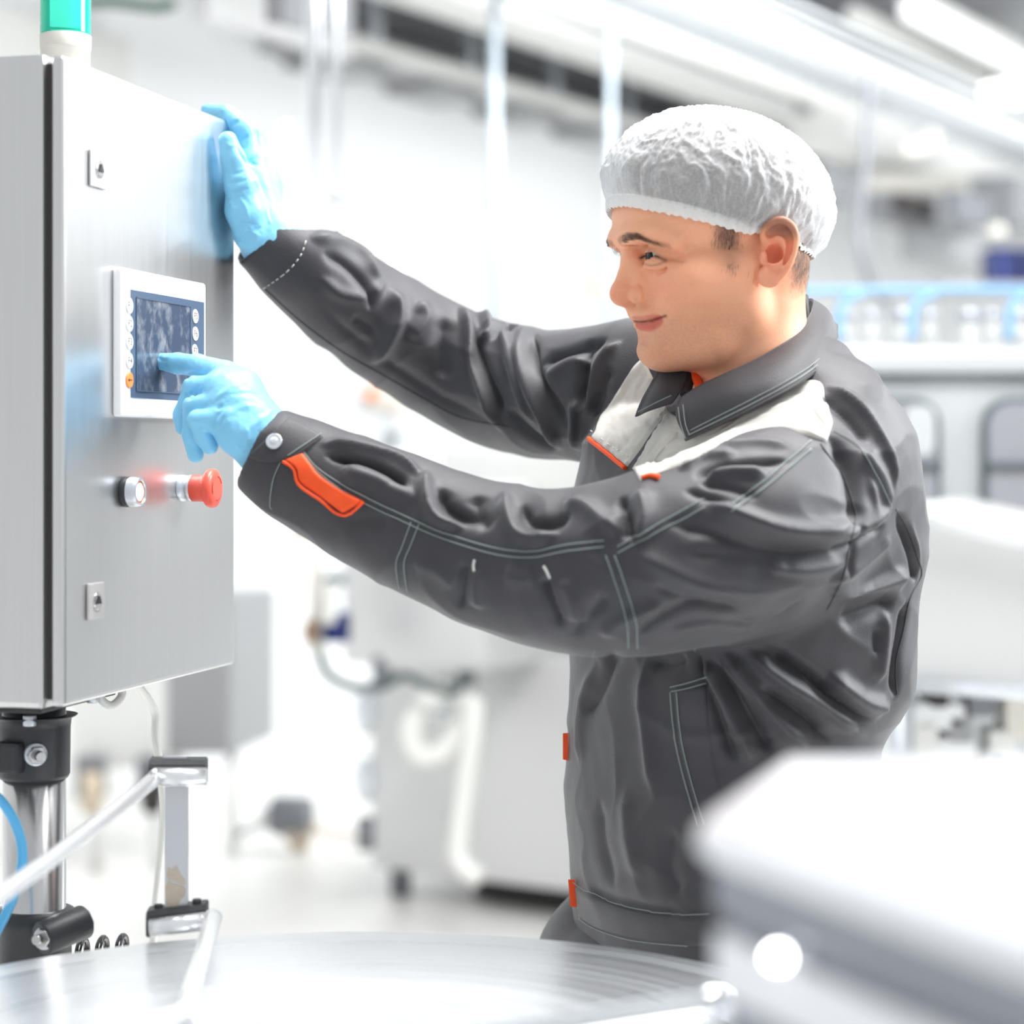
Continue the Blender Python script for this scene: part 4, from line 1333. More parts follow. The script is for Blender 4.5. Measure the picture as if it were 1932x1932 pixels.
hl = (hv - np.array(HO)) @ HROT / HS          # head coordinates f, l, u of every vertex
rng = np.random.default_rng(3)


def blob(c, r):
    q = (hl - np.array(c)) / np.array(r)
    return np.exp(-(q ** 2).sum(1))


def smooth01(a, b, x):
    t = np.clip((x - a) / (b - a), 0, 1)
    return t * t * (3 - 2 * t)


f_, l_, u_ = hl[:, 0], hl[:, 1], hl[:, 2]
la = np.abs(l_)
skin = np.tile(np.array(srgb(250, 182, 146)), (len(hv), 1))


def mixc(w, c):
    global skin
    w = np.clip(w, 0, 1)[:, None]
    skin = skin * (1 - w) + np.array(srgb(*c)) * w


red = blob((100, 0, -44), (14, 16, 12)) * 0.55
hla = hl.copy(); hla[:, 1] = la


def ablob(c, r): return np.exp(-(((hla - np.array(c)) / np.array(r)) ** 2).sum(1))


red += ablob((58, 44, -36), (26, 22, 20)) * 0.35 + ablob((-38, 82, 0), (22, 14, 34)) * 0.75
mixc(red, (232, 128, 100))
mixc(ablob((-40, 76, -10), (10, 10, 12)) * 0.5, (205, 90, 60))
neckw = smooth01(-60, -120, u_) * smooth01(10, -60, f_)
mixc(neckw * 0.3, (240, 196, 170))
# beard shadow on jaw, chin, upper lip
beard = smooth01(-42, -84, u_ + 0.15 * (f_ - 40)) * smooth01(-45, 10, f_) * smooth01(-135, -112, u_)
beard = np.maximum(beard, ablob((80, 10, -57), (12, 18, 6)) * 0.9)
spk = 0.75 + 0.5 * rng.random(len(hv))
mixc(beard * 0.34 * spk, (172, 122, 94))
# lips
PX = HD / FPX
dlo = path_dist(hv, head_bvh, [(1204, 618), (1220, 617), (1232, 612), (1243, 605)])
dup = path_dist(hv, head_bvh, [(1197, 600), (1214, 600), (1230, 598), (1244, 597)])
lipw = np.maximum(np.exp(-(dlo / (10.5 * PX)) ** 6), 0.7 * np.exp(-(dup / (5 * PX)) ** 6)) * smooth01(-86, -80, u_)
mixc(lipw * 0.85, (206, 96, 82))
mixc(np.exp(-(path_dist(hv, head_bvh, MOUTH) / (2.6 * PX)) ** 2), (120, 46, 36))
# lid shading painted round the eyes, and brows (skin under the hairs)
mixc(ablob((74, 34, -4), (14, 22, 9)) * 0.5, (196, 126, 88))


def browline(l): return np.interp(l, [6, 14, 26, 38, 52], [8, 9.5, 12.5, 12, 3])


bw = np.exp(-((u_ - browline(la)) / np.interp(la, [6, 20, 40, 58], [3.6, 3.8, 3.2, 2.0])) ** 4) * smooth01(4, 9, la) * smooth01(60, 46, la) * smooth01(22, 40, f_)
mixc(bw * 0.5, (124, 84, 62))
# eyelid rim
for e in EYE:
    pass
LIDU = [(1208, 487), (1216, 483), (1230, 482), (1244, 486), (1256, 491)]
mixc(0.8 * np.exp(-(path_dist(hv, head_bvh, LIDU) / (3.4 * PX)) ** 2), (84, 50, 40))
mixc(0.5 * np.exp(-(path_dist(hv, head_bvh, [(1214, 497), (1228, 501), (1244, 498), (1256, 492)]) / (2.6 * PX)) ** 2), (120, 74, 58))
mixc(0.4 * np.exp(-(path_dist(hv, head_bvh, [(1256, 491), (1272, 492), (1288, 494)]) / (5 * PX)) ** 2), (170, 104, 72))
# hair stubble: sideburn and nape
side = smooth01(30, 12, f_ - 0.15 * (u_ - 10)) * smooth01(-12, 4, f_ - 0.2 * u_) * smooth01(-14, 8, u_) * smooth01(50, 60, la)
side = np.maximum(side, 0.45 * np.exp(-((f_ - 8) / 9) ** 2) * smooth01(-30, -16, u_) * smooth01(8, -6, u_) * smooth01(45, 55, la))
nape = smooth01(-56, -72, f_ - 0.0 * la) * smooth01(-52, -10, u_)
hairw = np.maximum(side, nape)
hairw = np.maximum(hairw, smooth01(46, 60, u_ - np.interp(f_, [-100, 0, 60, 100], [-60, -30, 10, 22])))
mixc(hairw * 0.6, (86, 70, 60))
skin *= (1 + 0.05 * (rng.random((len(hv), 1)) - 0.5))

me = np_mesh('body', hv, hf)
ca = me.color_attributes.new('tone', 'FLOAT_COLOR', 'POINT')
ca.data.foreach_set('color', np.concatenate([skin, np.ones((len(hv), 1))], 1).astype(np.float32).ravel())
m = mat('skin', (0.8, 0.5, 0.4), 0.5, sss=0.25, bump=0.10, bscale=700, spec=0.4)
nt = m.node_tree
at = nt.nodes.new('ShaderNodeAttribute'); at.attribute_name = 'tone'
nt.links.new(at.outputs['Color'], nt.nodes['Principled BSDF'].inputs['Base Color'])
M['skin'] = m
body = put('body', me, person, m)
body['label'] = 'face, ear and neck of the smiling man in profile'

# eyes
M['eyewhite'] = mat('eye_white', srgb(190, 178, 170), 0.15, var=0.02, coat=0.6)  # greyed so the colour carries the shadow on the eyeball
M['iris'] = mat('dark_iris', srgb(30, 20, 16), 0.25, var=0.3, vscale=900, coat=0.0, spec=0.3)
for e in EYE:
    c = Hp(*e)
    g = (FD * 0.95 + LD * 0.16 - UD * 0.12).normalized()
    eye = MB().sphere(c, 12.5 * HS, 32, 20).build('eyeball', M['eyewhite'], body)
    MB().lathe(c + g * 10.7 * HS, g, [(-0.3 * HS, 7.0 * HS), (0.9 * HS, 6.2 * HS), (1.7 * HS, 4.5 * HS), (2.3 * HS, 2.4 * HS), (2.5 * HS, 0.4 * HS)], 28).build('iris', M['iris'], eye)


lash = seam(head_bvh, [(1209, 487), (1217, 483), (1230, 482), (1244, 485)], 0.0005, 0.0002)
lash.build('eyelashes', M['ink'], body)
# hair: short hairs on brow, sideburn and nape, and the mass under the net
def strands(root_w, n, dirf, length, rad, seed):
    r = np.random.default_rng(seed)
    w = root_w / root_w.sum()
    pick = r.choice(len(hv), n, p=w)
    nrm = vnormals(hv, hf)
    V, F = [], []
    for i in pick:
        p = Vector(hv[i]); nn = Vector(nrm[i])
        d = (dirf(hl[i], r) + nn * 0.35).normalized()
        L = length * HS * (0.6 + 0.8 * r.random())
        sidev = d.cross(nn)
        if sidev.length < 1e-6: continue
        sidev = sidev.normalized() * rad * HS
        a = len(V)
        p1 = p + d * L * 0.55
        p2 = p + d * L - nn * L * 0.12
        V += [p - sidev - nn * 0.0003, p + sidev - nn * 0.0003, p1 + sidev * 0.8, p1 - sidev * 0.8, p2 + sidev * 0.15, p2 - sidev * 0.15]
        F += [(a, a + 1, a + 2, a + 3), (a + 3, a + 2, a + 4, a + 5)]
    return V, F


M['hair'] = mat('dark_brown_hair', srgb(84, 58, 42), 0.5, var=0.25, vscale=200)
M['hairgrey'] = mat('short_brown_hair', srgb(92, 78, 68), 0.6, var=0.25, vscale=200)


def hairobj(name, lst, material):
    V, F = [], []
    for v, f in lst:
        a = len(V); V += v; F += [tuple(i + a for i in q) for q in f]
    o = put(name, np_mesh(name, np.array([tuple(v) for v in V]), np.array(F)), person, material)
    o['kind'] = 'stuff'
    return o


brow_dir = lambda h, r: (-FD * 0.5 + LD * (0.8 if h[1] > 0 else -0.8) + UD * (0.35 - 0.016 * abs(h[1]) + 0.25 * (r.random() - 0.5)))
hairobj('eyebrows', [strands(bw ** 2 + 1e-12, 900, brow_dir, 8, 0.13, 1)], M['hair'])
sb_dir = lambda h, r: (-UD + FD * (0.25 + 0.5 * (r.random() - 0.5)))
np_dir = lambda h, r: (-UD - FD * (0.1) + LD * 0.4 * (r.random() - 0.5) + FD * 0.5 * r.random())
hairobj('short_hair', [strands(side ** 1.2 + 1e-12, 2600, sb_dir, 6, 0.11, 2), strands(nape * (u_ < 30) + 1e-12, 4500, np_dir, 6, 0.12, 4)], M['hairgrey'])

# hair mass under the net
top = u_ > np.interp(f_, [-110, -60, -10, 40, 80, 110], [2, 8, 22, 33, 50, 60])
keep = top[hf].all(1) & (la[hf].max(1) < 78)
nv = vnormals(hv, hf)
used = np.unique(hf[keep]); remap = np.full(len(hv), -1); remap[used] = np.arange(len(used))
o = put('hair', np_mesh('hair', (hv + nv * 0.0035)[used], remap[hf[keep]]), person, M['hairgrey'])

# ------------------------------------------------------------------ hair net
def hem_u(f, sgn=1):
    return np.interp(f, [-112, -98, -74, -60, -30, -10, 10, 46, 75, 92, 104], [-1, 0, 4, 12, 20, 16, 20, 29, 38, 45, 47])


NA, NT = 480, 96
pitch = math.radians(9)
V = []
hemring = []
for i in range(NA):
    ph = 2 * math.pi * i / NA
    # hem on the head surface
    f, l = -4 + 100 * math.cos(ph), 76 * math.sin(ph)
    u = float(hem_u(f))
    dirv = (FD * math.cos(ph) * 100 + LD * math.sin(ph) * 76).normalized()
    org = Hp(-4, 0, u)
    hit = head_bvh.ray_cast(org, dirv, 0.3)
    # ears stick out: keep the hem close to the skull
    rad = (hit[0] - org).length if hit[0] is not None else 0.08
    lim = 1 / math.sqrt((math.cos(ph) / 102) ** 2 + (math.sin(ph) / 75.5) ** 2) * HS
    rad = (min(rad, lim) if math.cos(ph) < 0.12 else rad) + 0.0026
    hem = org + dirv * rad
    hemring.append(hem)
    for j in range(NT):
        t = j / (NT - 1)
        # point of the puffed shell: elevation from just under the hem to the crown
        el0 = math.atan2(u - 55 + 4, 95)
        el = el0 + (math.pi / 2 - el0) * t
        x, y, z = 124 * math.cos(el) * math.cos(ph), 89 * math.cos(el) * math.sin(ph), 92 * math.sin(el)
        xr, zr = x * math.cos(pitch) - z * math.sin(pitch), z * math.cos(pitch) + x * math.sin(pitch)
        p = Hp(-8 + xr, y, 55 + zr)
        k = t / (0.10 + 0.16 * abs(math.sin(ph)) ** 2 * (0.4 + 0.6 * smooth01(60, -10, f)))
        k = min(k, 1); k = k * (2 - k)
        k = math.sqrt(k) if abs(math.sin(ph)) < 0.5 else k
        p = hem.lerp(p, k)
        # gathers and creases
        q = Vector((math.cos(ph) * 5, math.sin(ph) * 5, t * 3.0))
        wob = noise.noise(q * 0.8) * 1.6
        g = math.sin(ph * 34 + wob * 3.5 + 5 * noise.noise(Vector((ph * 2, t * 4, 3))))
        amp = 1.7 * (1 - t) ** 0.7 * min(1, t * 14) * (0.55 + 0.9 * noise.noise(Vector((ph * 3.1, t * 5, 9))) )
        cre = (0.5 - abs(noise.noise(Vector((ph * 9 + 2 * wob, t * 11, 1.7))))) ** 2 * 9.0 + (0.5 - abs(noise.noise(Vector((ph * 22, t * 24 + wob, 5.1))))) ** 2 * 5.0
        nrm = (p - Hp(-8, 0, 50)).normalized()
        p = p + nrm * (amp * g + cre * min(1, t * 10) * min(1, (1 - t) * 6 + 0.2)) * HS
        V.append(p)
F = [(i * NT + j, ((i + 1) % NA) * NT + j, ((i + 1) % NA) * NT + j + 1, i * NT + j + 1) for i in range(NA) for j in range(NT - 1)]
me = np_mesh('hairnet', np.array([tuple(v) for v in V]), np.array(F))
m = bpy.data.materials.new('white_nonwoven_net')
m.use_nodes = True
nt = m.node_tree
nt.nodes.clear()
out = nt.nodes.new('ShaderNodeOutputMaterial')
tr = nt.nodes.new('ShaderNodeBsdfTransparent')
df = nt.nodes.new('ShaderNodeBsdfDiffuse'); df.inputs['Color'].default_value = (0.82, 0.83, 0.85, 1)
tl = nt.nodes.new('ShaderNodeBsdfTranslucent'); tl.inputs['Color'].default_value = (0.93, 0.94, 0.95, 1)
mx0 = nt.nodes.new('ShaderNodeMixShader'); mx0.inputs[0].default_value = 0.35
nt.links.new(df.outputs[0], mx0.inputs[1]); nt.links.new(tl.outputs[0], mx0.inputs[2])
lw = nt.nodes.new('ShaderNodeLayerWeight'); lw.inputs['Blend'].default_value = 0.5
tc = nt.nodes.new('ShaderNodeTexCoord')
ns = nt.nodes.new('ShaderNodeTexNoise'); ns.inputs['Scale'].default_value = 260; ns.inputs['Detail'].default_value = 5; ns.inputs['Distortion'].default_value = 1.5
nt.links.new(tc.outputs['Object'], ns.inputs['Vector'])
mr = nt.nodes.new('ShaderNodeMapRange'); mr.inputs['From Min'].default_value = 0.3; mr.inputs['From Max'].default_value = 0.7; mr.inputs['To Min'].default_value = -0.10; mr.inputs['To Max'].default_value = 0.10
nt.links.new(ns.outputs['Fac'], mr.inputs['Value'])
mr2 = nt.nodes.new('ShaderNodeMapRange'); mr2.inputs['From Min'].default_value = 0.0; mr2.inputs['From Max'].default_value = 0.62; mr2.inputs['To Min'].default_value = 0.56; mr2.inputs['To Max'].default_value = 0.985
nt.links.new(lw.outputs['Facing'], mr2.inputs['Value'])
ad = nt.nodes.new('ShaderNodeMath'); ad.operation = 'ADD'; ad.use_clamp = True
nt.links.new(mr.outputs[0], ad.inputs[0]); nt.links.new(mr2.outputs[0], ad.inputs[1])
mx = nt.nodes.new('ShaderNodeMixShader')
nt.links.new(ad.outputs[0], mx.inputs[0]); nt.links.new(tr.outputs[0], mx.inputs[1]); nt.links.new(mx0.outputs[0], mx.inputs[2])
nt.links.new(mx.outputs[0], out.inputs['Surface'])
M['net'] = m
net = put('hairnet', me, person, m)
net['label'] = 'puffed white nonwoven hair net gathered above the ear'
V, F = [], []
rows = (-0.0030, -0.0010, 0.0015, 0.0045, 0.0080, 0.0105)
NB = NA * 2
for i in range(NB):
    ph = 2 * math.pi * i / NB
    a, b_ = hemring[(i // 2) % NA], hemring[(i // 2 + 1) % NA]
    c = a.lerp(b_, (i % 2) / 2)
    o_ = c - Hp(-4, 0, 20); o_.z = 0; o_.normalize()
    ru = noise.noise(Vector((ph * 26, 0, 3))) * 1.0 + 0.6 * math.sin(ph * 75 + 3 * noise.noise(Vector((ph * 9, 1, 1))))
    for j, dz in enumerate(rows):
        w = (1.5, 0.8, 0.5, 0.7, 0.6, 0.2)[j]
        V.append(c + o_ * (0.0030 + 0.0011 * ru * w + (0, 0.0008, 0.0012, 0.0012, 0.0008, -0.0005)[j]) + UD * (dz + 0.0012 * ru * (1 if j < 2 else 0.3)))
nr = len(rows)
F = [(i * nr + j, ((i + 1) % NB) * nr + j, ((i + 1) % NB) * nr + j + 1, i * nr + j + 1) for i in range(NB) for j in range(nr - 1)]
M['netband'] = mat('white_net_band', srgb(244, 244, 242), 0.8, bump=0.3, bscale=400, alpha=0.86)
put('elastic_band', np_mesh('elastic_band', np.array([tuple(v) for v in V]), np.array(F)), net, M['netband'])
# ------------------------------------------------------------------ work jacket
M['cloth'] = mat('dark_grey_twill', srgb(54, 53, 58), 0.52, var=0.10, vscale=14, bump=0.25, bscale=900, sheen=0.18, spec=0.45)
M['beige'] = mat('light_beige_twill', srgb(202, 199, 192), 0.75, var=0.03, vscale=20, bump=0.2, bscale=900, sheen=0.2)
M['orangecloth'] = mat('orange_cloth', srgb(250, 84, 22), 0.6, var=0.06, vscale=60, bump=0.15, bscale=900)
M['thread'] = mat('grey_green_thread', srgb(142, 152, 150), 0.8)
M['thread_lt'] = mat('pale_thread', srgb(214, 214, 210), 0.8)

J = Sdf((-0.33, 1.74, 0.90), (0.46, 2.56, 1.68), 0.0029)
# trunk: (picture y, left edge, right edge, turn in degrees, half width across)
rows = [(680, 1400, 1520, 31, .08), (705, 1330, 1575, 31, .14), (735, 1250, 1612, 31, .178), (780, 1160, 1658, 31, .195), (830, 1120, 1682, 31, .203), (930, 1098, 1708, 30, .206), (1040, 1086, 1716, 29, .205),
        (1130, 1080, 1698, 27, .203), (1215, 1088, 1692, 26, .20), (1290, 1088, 1684, 25, .195), (1345, 1086, 1655, 25, .19), (1400, 1086, 1630, 24, .187), (1500, 1079, 1625, 23, .19),
        (1600, 1084, 1620, 22, .19), (1680, 1090, 1600, 22, .188), (1740, 1096, 1580, 22, .185), (1800, 1098, 1570, 22, .182), (1850, 1110, 1560, 22, .18)]
TD = 2.15
rz, rcx, ra, rb_, rth = [], [], [], [], []
for py, xl, xr, dg, bw_ in rows[::-1]:
    th = math.radians(dg)
    half = (xr - xl) / 2 / FPX * TD
    a2 = max(half ** 2 - (bw_ * math.sin(th)) ** 2, 0.0016) / math.cos(th) ** 2
    rz.append(CAMZ + (HY - py) / FPX * TD); rcx.append(((xl + xr) / 2 - CX) / FPX * TD)
    ra.append(math.sqrt(a2)); rb_.append(bw_); rth.append(th)


def trunk(x, y, z, infl=0.0):
    zz = np.broadcast_to(z, (1, 1, z.shape[2])) if z.ndim == 3 else z
    cx_ = np.interp(zz, rz, rcx); a = np.interp(zz, rz, ra) + infl; b = np.interp(zz, rz, rb_) + infl; th = np.interp(zz, rz, rth)
    dx, dy = x - cx_, y - TD
    fx = (-np.cos(th)) * dx + (-np.sin(th)) * dy
    lx = np.sin(th) * dx - np.cos(th) * dy
    p = 2.3
    k0 = ((np.abs(fx) / a) ** p + (np.abs(lx) / b) ** p) ** (1 / p)
    g = np.sqrt((fx / a ** 2) ** 2 + (lx / b ** 2) ** 2) + 1e-6
    q = np.sqrt((fx / a) ** 2 + (lx / b) ** 2) + 1e-6
    d = (k0 - 1) * q / g
    d = np.clip(d, -0.2, 0.2)
    d = np.maximum(d, rz[0] + 0.0 - zz)
    return np.maximum(d, zz - rz[-1])


J.put(trunk, (-0.1, 1.85, 0.9), (0.46, 2.5, 1.6), 0, 'u', 0.03)


def Jc(pts, k):
    J.chain([P(x, y, d) for x, y, d, r in pts], [r / FPX * d for x, y, d, r in pts], k)


# left arm (near): shoulder to cuff
LARM = [(1570, 915, 2.02, 118), (1530, 945, 1.99, 142), (1470, 985, 1.965, 158), (1400, 1010, 1.945, 166), (1300, 1045, 1.93, 160), (1200, 1068, 1.93, 155), (1100, 1078, 1.94, 141), (1000, 1070, 1.955, 129),
        (900, 1040, 1.97, 121), (800, 998, 1.985, 110), (720, 962, 1.995, 103), (640, 925, 2.003, 94), (560, 886, 2.01, 84), (488, 846, 2.012, 75)]
Jc(LARM, 0.030)
# right arm (far)
RARM = [(1210, 730, 2.28, 118), (1120, 745, 2.33, 118), (1020, 745, 2.38, 110), (940, 726, 2.415, 103), (870, 698, 2.43, 98), (800, 660, 2.415, 94), (720, 614, 2.385, 91), (640, 556, 2.35, 86), (570, 502, 2.32, 74), (486, 441, 2.298, 66)]
Jc(RARM, 0.030)
# shoulders and the yoke over them, loose back
J.chain([P(1570, 880, 2.02), P(1500, 770, 2.08), P(1420, 720, 2.15)], [0.062, 0.06, 0.05], 0.05)
J.chain([P(1200, 705, 2.28), P(1290, 705, 2.24), P(1380, 700, 2.17)], [0.050, 0.048, 0.05], 0.04)
J.ell(P(1622, 1275, 2.12), (0.045, 0.10, 0.045), None, 0.03)          # cloth bagging above the waist
# cuffs are open at the end
for A_, B_, dr in ((LARM[-1], LARM[-2], 9), (RARM[-1], RARM[-2], 9)):
    a, b = P(*A_[:3]), P(*B_[:3])
    ax = (a - b).normalized()
    ra_ = A_[3] / FPX * A_[2]
    J.put((lambda a, ax: lambda x, y, z: -((x - a.x) * ax.x + (y - a.y) * ax.y + (z - a.z) * ax.z) + 0 * x)(a, ax), np.array(a) - 0.06, np.array(a) + 0.09, 0, 's', 0.0)
    J.cone(a - ax * 0.03, a + ax * 0.06, ra_ - 0.008, ra_ - 0.003, 0.0, 's')
J.chain([Hp(-42, 0, -95), Hp(-44, 0, -140)], [0.052, 0.050], 0.01, 's')          # neck hole
jv, jf = islands(*J.mesh())
jv = relax(jv, jf, 5, 0.5)
jn = vnormals(jv, jf)
jb = bvh_of(jv, jf)

# folds: (height mm, half width px, path)
FOLDS = [
    # near sleeve, from the cuff to the shoulder
    (7, 14, [(600, 838), (650, 842), (700, 852), (760, 872), (800, 905)]),
    (4, 12, [(640, 884), (690, 898), (740, 920)]),
    (-11, 9, [(612, 860), (660, 868), (710, 880), (750, 902), (770, 922)]),
    (5, 22, [(640, 895), (690, 905), (740, 925), (790, 945)]),
    (9, 14, [(805, 885), (802, 920), (812, 960), (836, 985), (880, 995)]),
    (-8, 16, [(830, 920), (840, 955), (870, 975), (920, 975)]),
    (8, 16, [(955, 925), (955, 965), (975, 1005), (1010, 1018), (1060, 1005)]),
    (-7, 16, [(985, 950), (1000, 985), (1040, 990), (1080, 970)]),
    (-5, 18, [(900, 935), (905, 970), (925, 1000)]),
    (6, 20, [(1060, 950), (1100, 955), (1140, 985), (1180, 1010)]),
    (-7, 13, [(1172, 935), (1185, 980), (1190, 1020)]),
    (6, 18, [(1205, 925), (1215, 970), (1200, 1020)]),
    (8, 18, [(1330, 945), (1400, 975), (1480, 1000), (1560, 1003), (1610, 980)]),
    (-7, 22, [(1250, 985), (1340, 1000), (1420, 1030), (1500, 1045), (1580, 1030)]),
    (5, 24, [(1180, 1035), (1260, 1075), (1340, 1105), (1440, 1112), (1520, 1100)]),
    (-4, 20, [(1290, 1045), (1380, 1050), (1470, 1062)]),
    (-6, 12, [(1310, 905), (1350, 884), (1420, 872), (1490, 872)]),
    (7, 16, [(1330, 900), (1380, 893), (1450, 895)]),
    (-4, 10, [(1320, 912), (1370, 920), (1430, 940)]),
    (4, 12, [(1280, 890), (1330, 866), (1390, 856)]),
    (-4, 10, [(1290, 925), (1350, 945), (1420, 975)]),
    (4, 14, [(1440, 1060), (1520, 1075), (1600, 1060)]),
    (-3, 10, [(1230, 1100), (1300, 1130), (1380, 1150)]),
    (3, 10, [(1260, 1190), (1340, 1175), (1420, 1190)]),
    (-3, 9, [(1420, 1050), (1480, 1060), (1490, 1075)]),
    (3, 10, [(1640, 900), (1650, 960), (1635, 1010)]),
    (-4, 9, [(1592, 1090), (1612, 1040), (1618, 990)]),
    (5, 18, [(1310, 870), (1370, 845), (1440, 838), (1500, 850)]),
    (-6, 12, [(878, 1060), (872, 1100), (866, 1150)]),
    (4, 18, [(905, 1070), (900, 1110), (905, 1150)]),
    (-7, 12, [(1026, 1085), (1040, 1130), (1060, 1185)]),
    (5, 18, [(1060, 1090), (1080, 1130), (1095, 1180)]),
    (4, 20, [(950, 1080), (985, 1090), (1010, 1085)]),
    (-3, 24, [(640, 985), (690, 980), (740, 985)]),
    (3, 22, [(780, 1055), (830, 1080), (860, 1110)]),
    (-4, 14, [(1190, 1205), (1250, 1160), (1330, 1130), (1410, 1155)]),
    (4, 16, [(1130, 1200), (1190, 1165), (1250, 1140)]),
    (-4, 14, [(1150, 1120), (1110, 1160), (1080, 1200)]),
    (-3, 16, [(1360, 1165), (1420, 1180), (1470, 1165), (1520, 1120)]),
    # shoulder and back
    (-9, 20, [(1560, 820), (1600, 880), (1612, 940), (1610, 1000)]),
    (6, 24, [(1620, 850), (1660, 900), (1675, 960)]),
    (7, 14, [(1560, 730), (1620, 770), (1670, 850), (1690, 930)]),
    (-6, 14, [(1545, 745), (1600, 790), (1640, 840)]),
    (6, 16, [(1520, 1005), (1590, 1010), (1640, 985), (1682, 955)]),
    (-6, 16, [(1560, 1040), (1620, 1020), (1670, 985)]),
    (5, 18, [(1560, 1100), (1630, 1060), (1680, 1010)]),
    (-12, 13, [(1690, 962), (1712, 1010), (1726, 1060), (1728, 1100)]),
    (4, 12, [(1712, 985), (1730, 1040), (1732, 1090)]),
    (8, 18, [(1560, 1110), (1640, 1110), (1720, 1080)]),
    (-8, 20, [(1580, 1170), (1640, 1150), (1690, 1130)]),
    (-9, 14, [(1710, 1130), (1700, 1190), (1690, 1260), (1690, 1320)]),
    (6, 16, [(1670, 1150), (1665, 1220), (1655, 1290)]),
    (-5, 12, [(1655, 1180), (1652, 1240)]),
    (10, 20, [(1560, 1270), (1620, 1320), (1680, 1335)]),
    (-14, 16, [(1430, 1215), (1510, 1270), (1580, 1320), (1650, 1355)]),
    # skirt folds running out from under the arm
    (10, 15, [(1395, 1215), (1470, 1275), (1560, 1335), (1640, 1395)]),
    (-10, 15, [(1420, 1290), (1500, 1340), (1570, 1400)]),
    (9, 16, [(1365, 1225), (1420, 1300), (1480, 1370), (1530, 1410)]),
    (-10, 15, [(1345, 1235), (1390, 1310), (1430, 1380), (1460, 1420)]),
    (8, 15, [(1320, 1230), (1360, 1310), (1400, 1390), (1420, 1440)]),
    (-9, 14, [(1312, 1220), (1338, 1290), (1362, 1370), (1390, 1440)]),
    (6, 20, [(1220, 1230), (1215, 1320), (1225, 1420), (1240, 1520)]),
    (-6, 18, [(1160, 1225), (1140, 1290), (1105, 1350)]),
    (-6, 18, [(1225, 1245), (1265, 1255), (1300, 1240)]),
    (5, 26, [(1130, 1240), (1100, 1340), (1095, 1450)]),
    (5, 34, [(1180, 1480), (1190, 1580), (1210, 1660)]),
    (-4, 26, [(1130, 1500), (1140, 1600), (1160, 1680)]),
    (-5, 22, [(1270, 1560), (1260, 1640), (1290, 1690)]),
    (-4, 18, [(1110, 1670), (1150, 1700), (1240, 1720), (1300, 1724)]),
    # far sleeve
    (6, 18, [(580, 450), (640, 455), (690, 485), (715, 530)]),
    (-5, 13, [(604, 478), (650, 500), (690, 545), (700, 590)]),
    (5, 14, [(600, 520), (640, 555), (690, 560), (730, 530)]),
    (9, 20, [(735, 540), (750, 590), (730, 650), (700, 690)]),
    (-4, 18, [(660, 600), (700, 620), (720, 660)]),
    (7, 22, [(785, 570), (800, 600), (770, 640)]),
    (-6, 20, [(840, 600), (835, 660), (840, 720)]),
    (11, 12, [(868, 572), (880, 620), (892, 680), (925, 760), (950, 815)]),
    (-12, 12, [(890, 610), (905, 680), (930, 740), (950, 790)]),
    (9, 12, [(905, 585), (925, 630), (900, 640)]),
    (-9, 12, [(918, 640), (950, 625), (970, 600)]),
    (9, 14, [(930, 600), (960, 660), (985, 740), (1010, 800)]),
    (10, 15, [(985, 615), (985, 680), (1010, 750), (1040, 810), (1060, 850)]),
    (-9, 12, [(1008, 625), (1012, 690), (1040, 750), (1075, 810)]),
    (-8, 14, [(1020, 690), (1060, 670), (1105, 655), (1120, 640)]),
    (6, 14, [(1030, 720), (1070, 690), (1110, 680)]),
    (-10, 14, [(1148, 640), (1110, 665), (1100, 720), (1096, 780)]),
    (7, 13, [(1175, 640), (1135, 680), (1118, 730), (1100, 790)]),
    (-6, 12, [(1150, 690), (1135, 740), (1118, 790)]),
    (8, 14, [(1090, 850), (1085, 800), (1085, 750)]),
    (-8, 16, [(950, 770), (1000, 820), (1050, 850)]),
    (-5, 16, [(600, 570), (660, 630), (740, 690), (830, 750), (940, 800)]),
]
for amp, w, pts in FOLDS: fold(jv, jn, jb, pts, amp * 1.3, w * 0.82, 0.22, 1.6)
jn2 = vnormals(jv, jf)
# fine crumple of the cloth
amp = np.array([noise.noise(Vector(p) * 14) * 1.5 + noise.noise(Vector(p) * 45) * 0.5 + (0.5 - abs(noise.noise(Vector((p[0] * 9, p[1] * 9, p[2] * 13)) + Vector((3, 1, 7)) + noise.noise_vector(Vector(p) * 8) * 0.5))) ** 3 * 16 for p in jv])
jv = jv + jn2 * (amp * 1e-3)[:, None]
jv = relax(jv, jf, 1, 0.35)
jb = bvh_of(jv, jf)
jacket = put('jacket', np_mesh('jacket', jv, jf), person, M['cloth'])
jacket['label'] = 'dark grey work jacket with beige yoke and orange trim'

# ------------------------------------------------------------------ beige yoke, piping, labels sewn on
def ripple(s): return lambda u, v: 0.0022 * noise.noise(Vector((u * 5 + s, v * 9, s))) + 0.0012 * noise.noise(Vector((u * 14, v * 16, s + 4)))


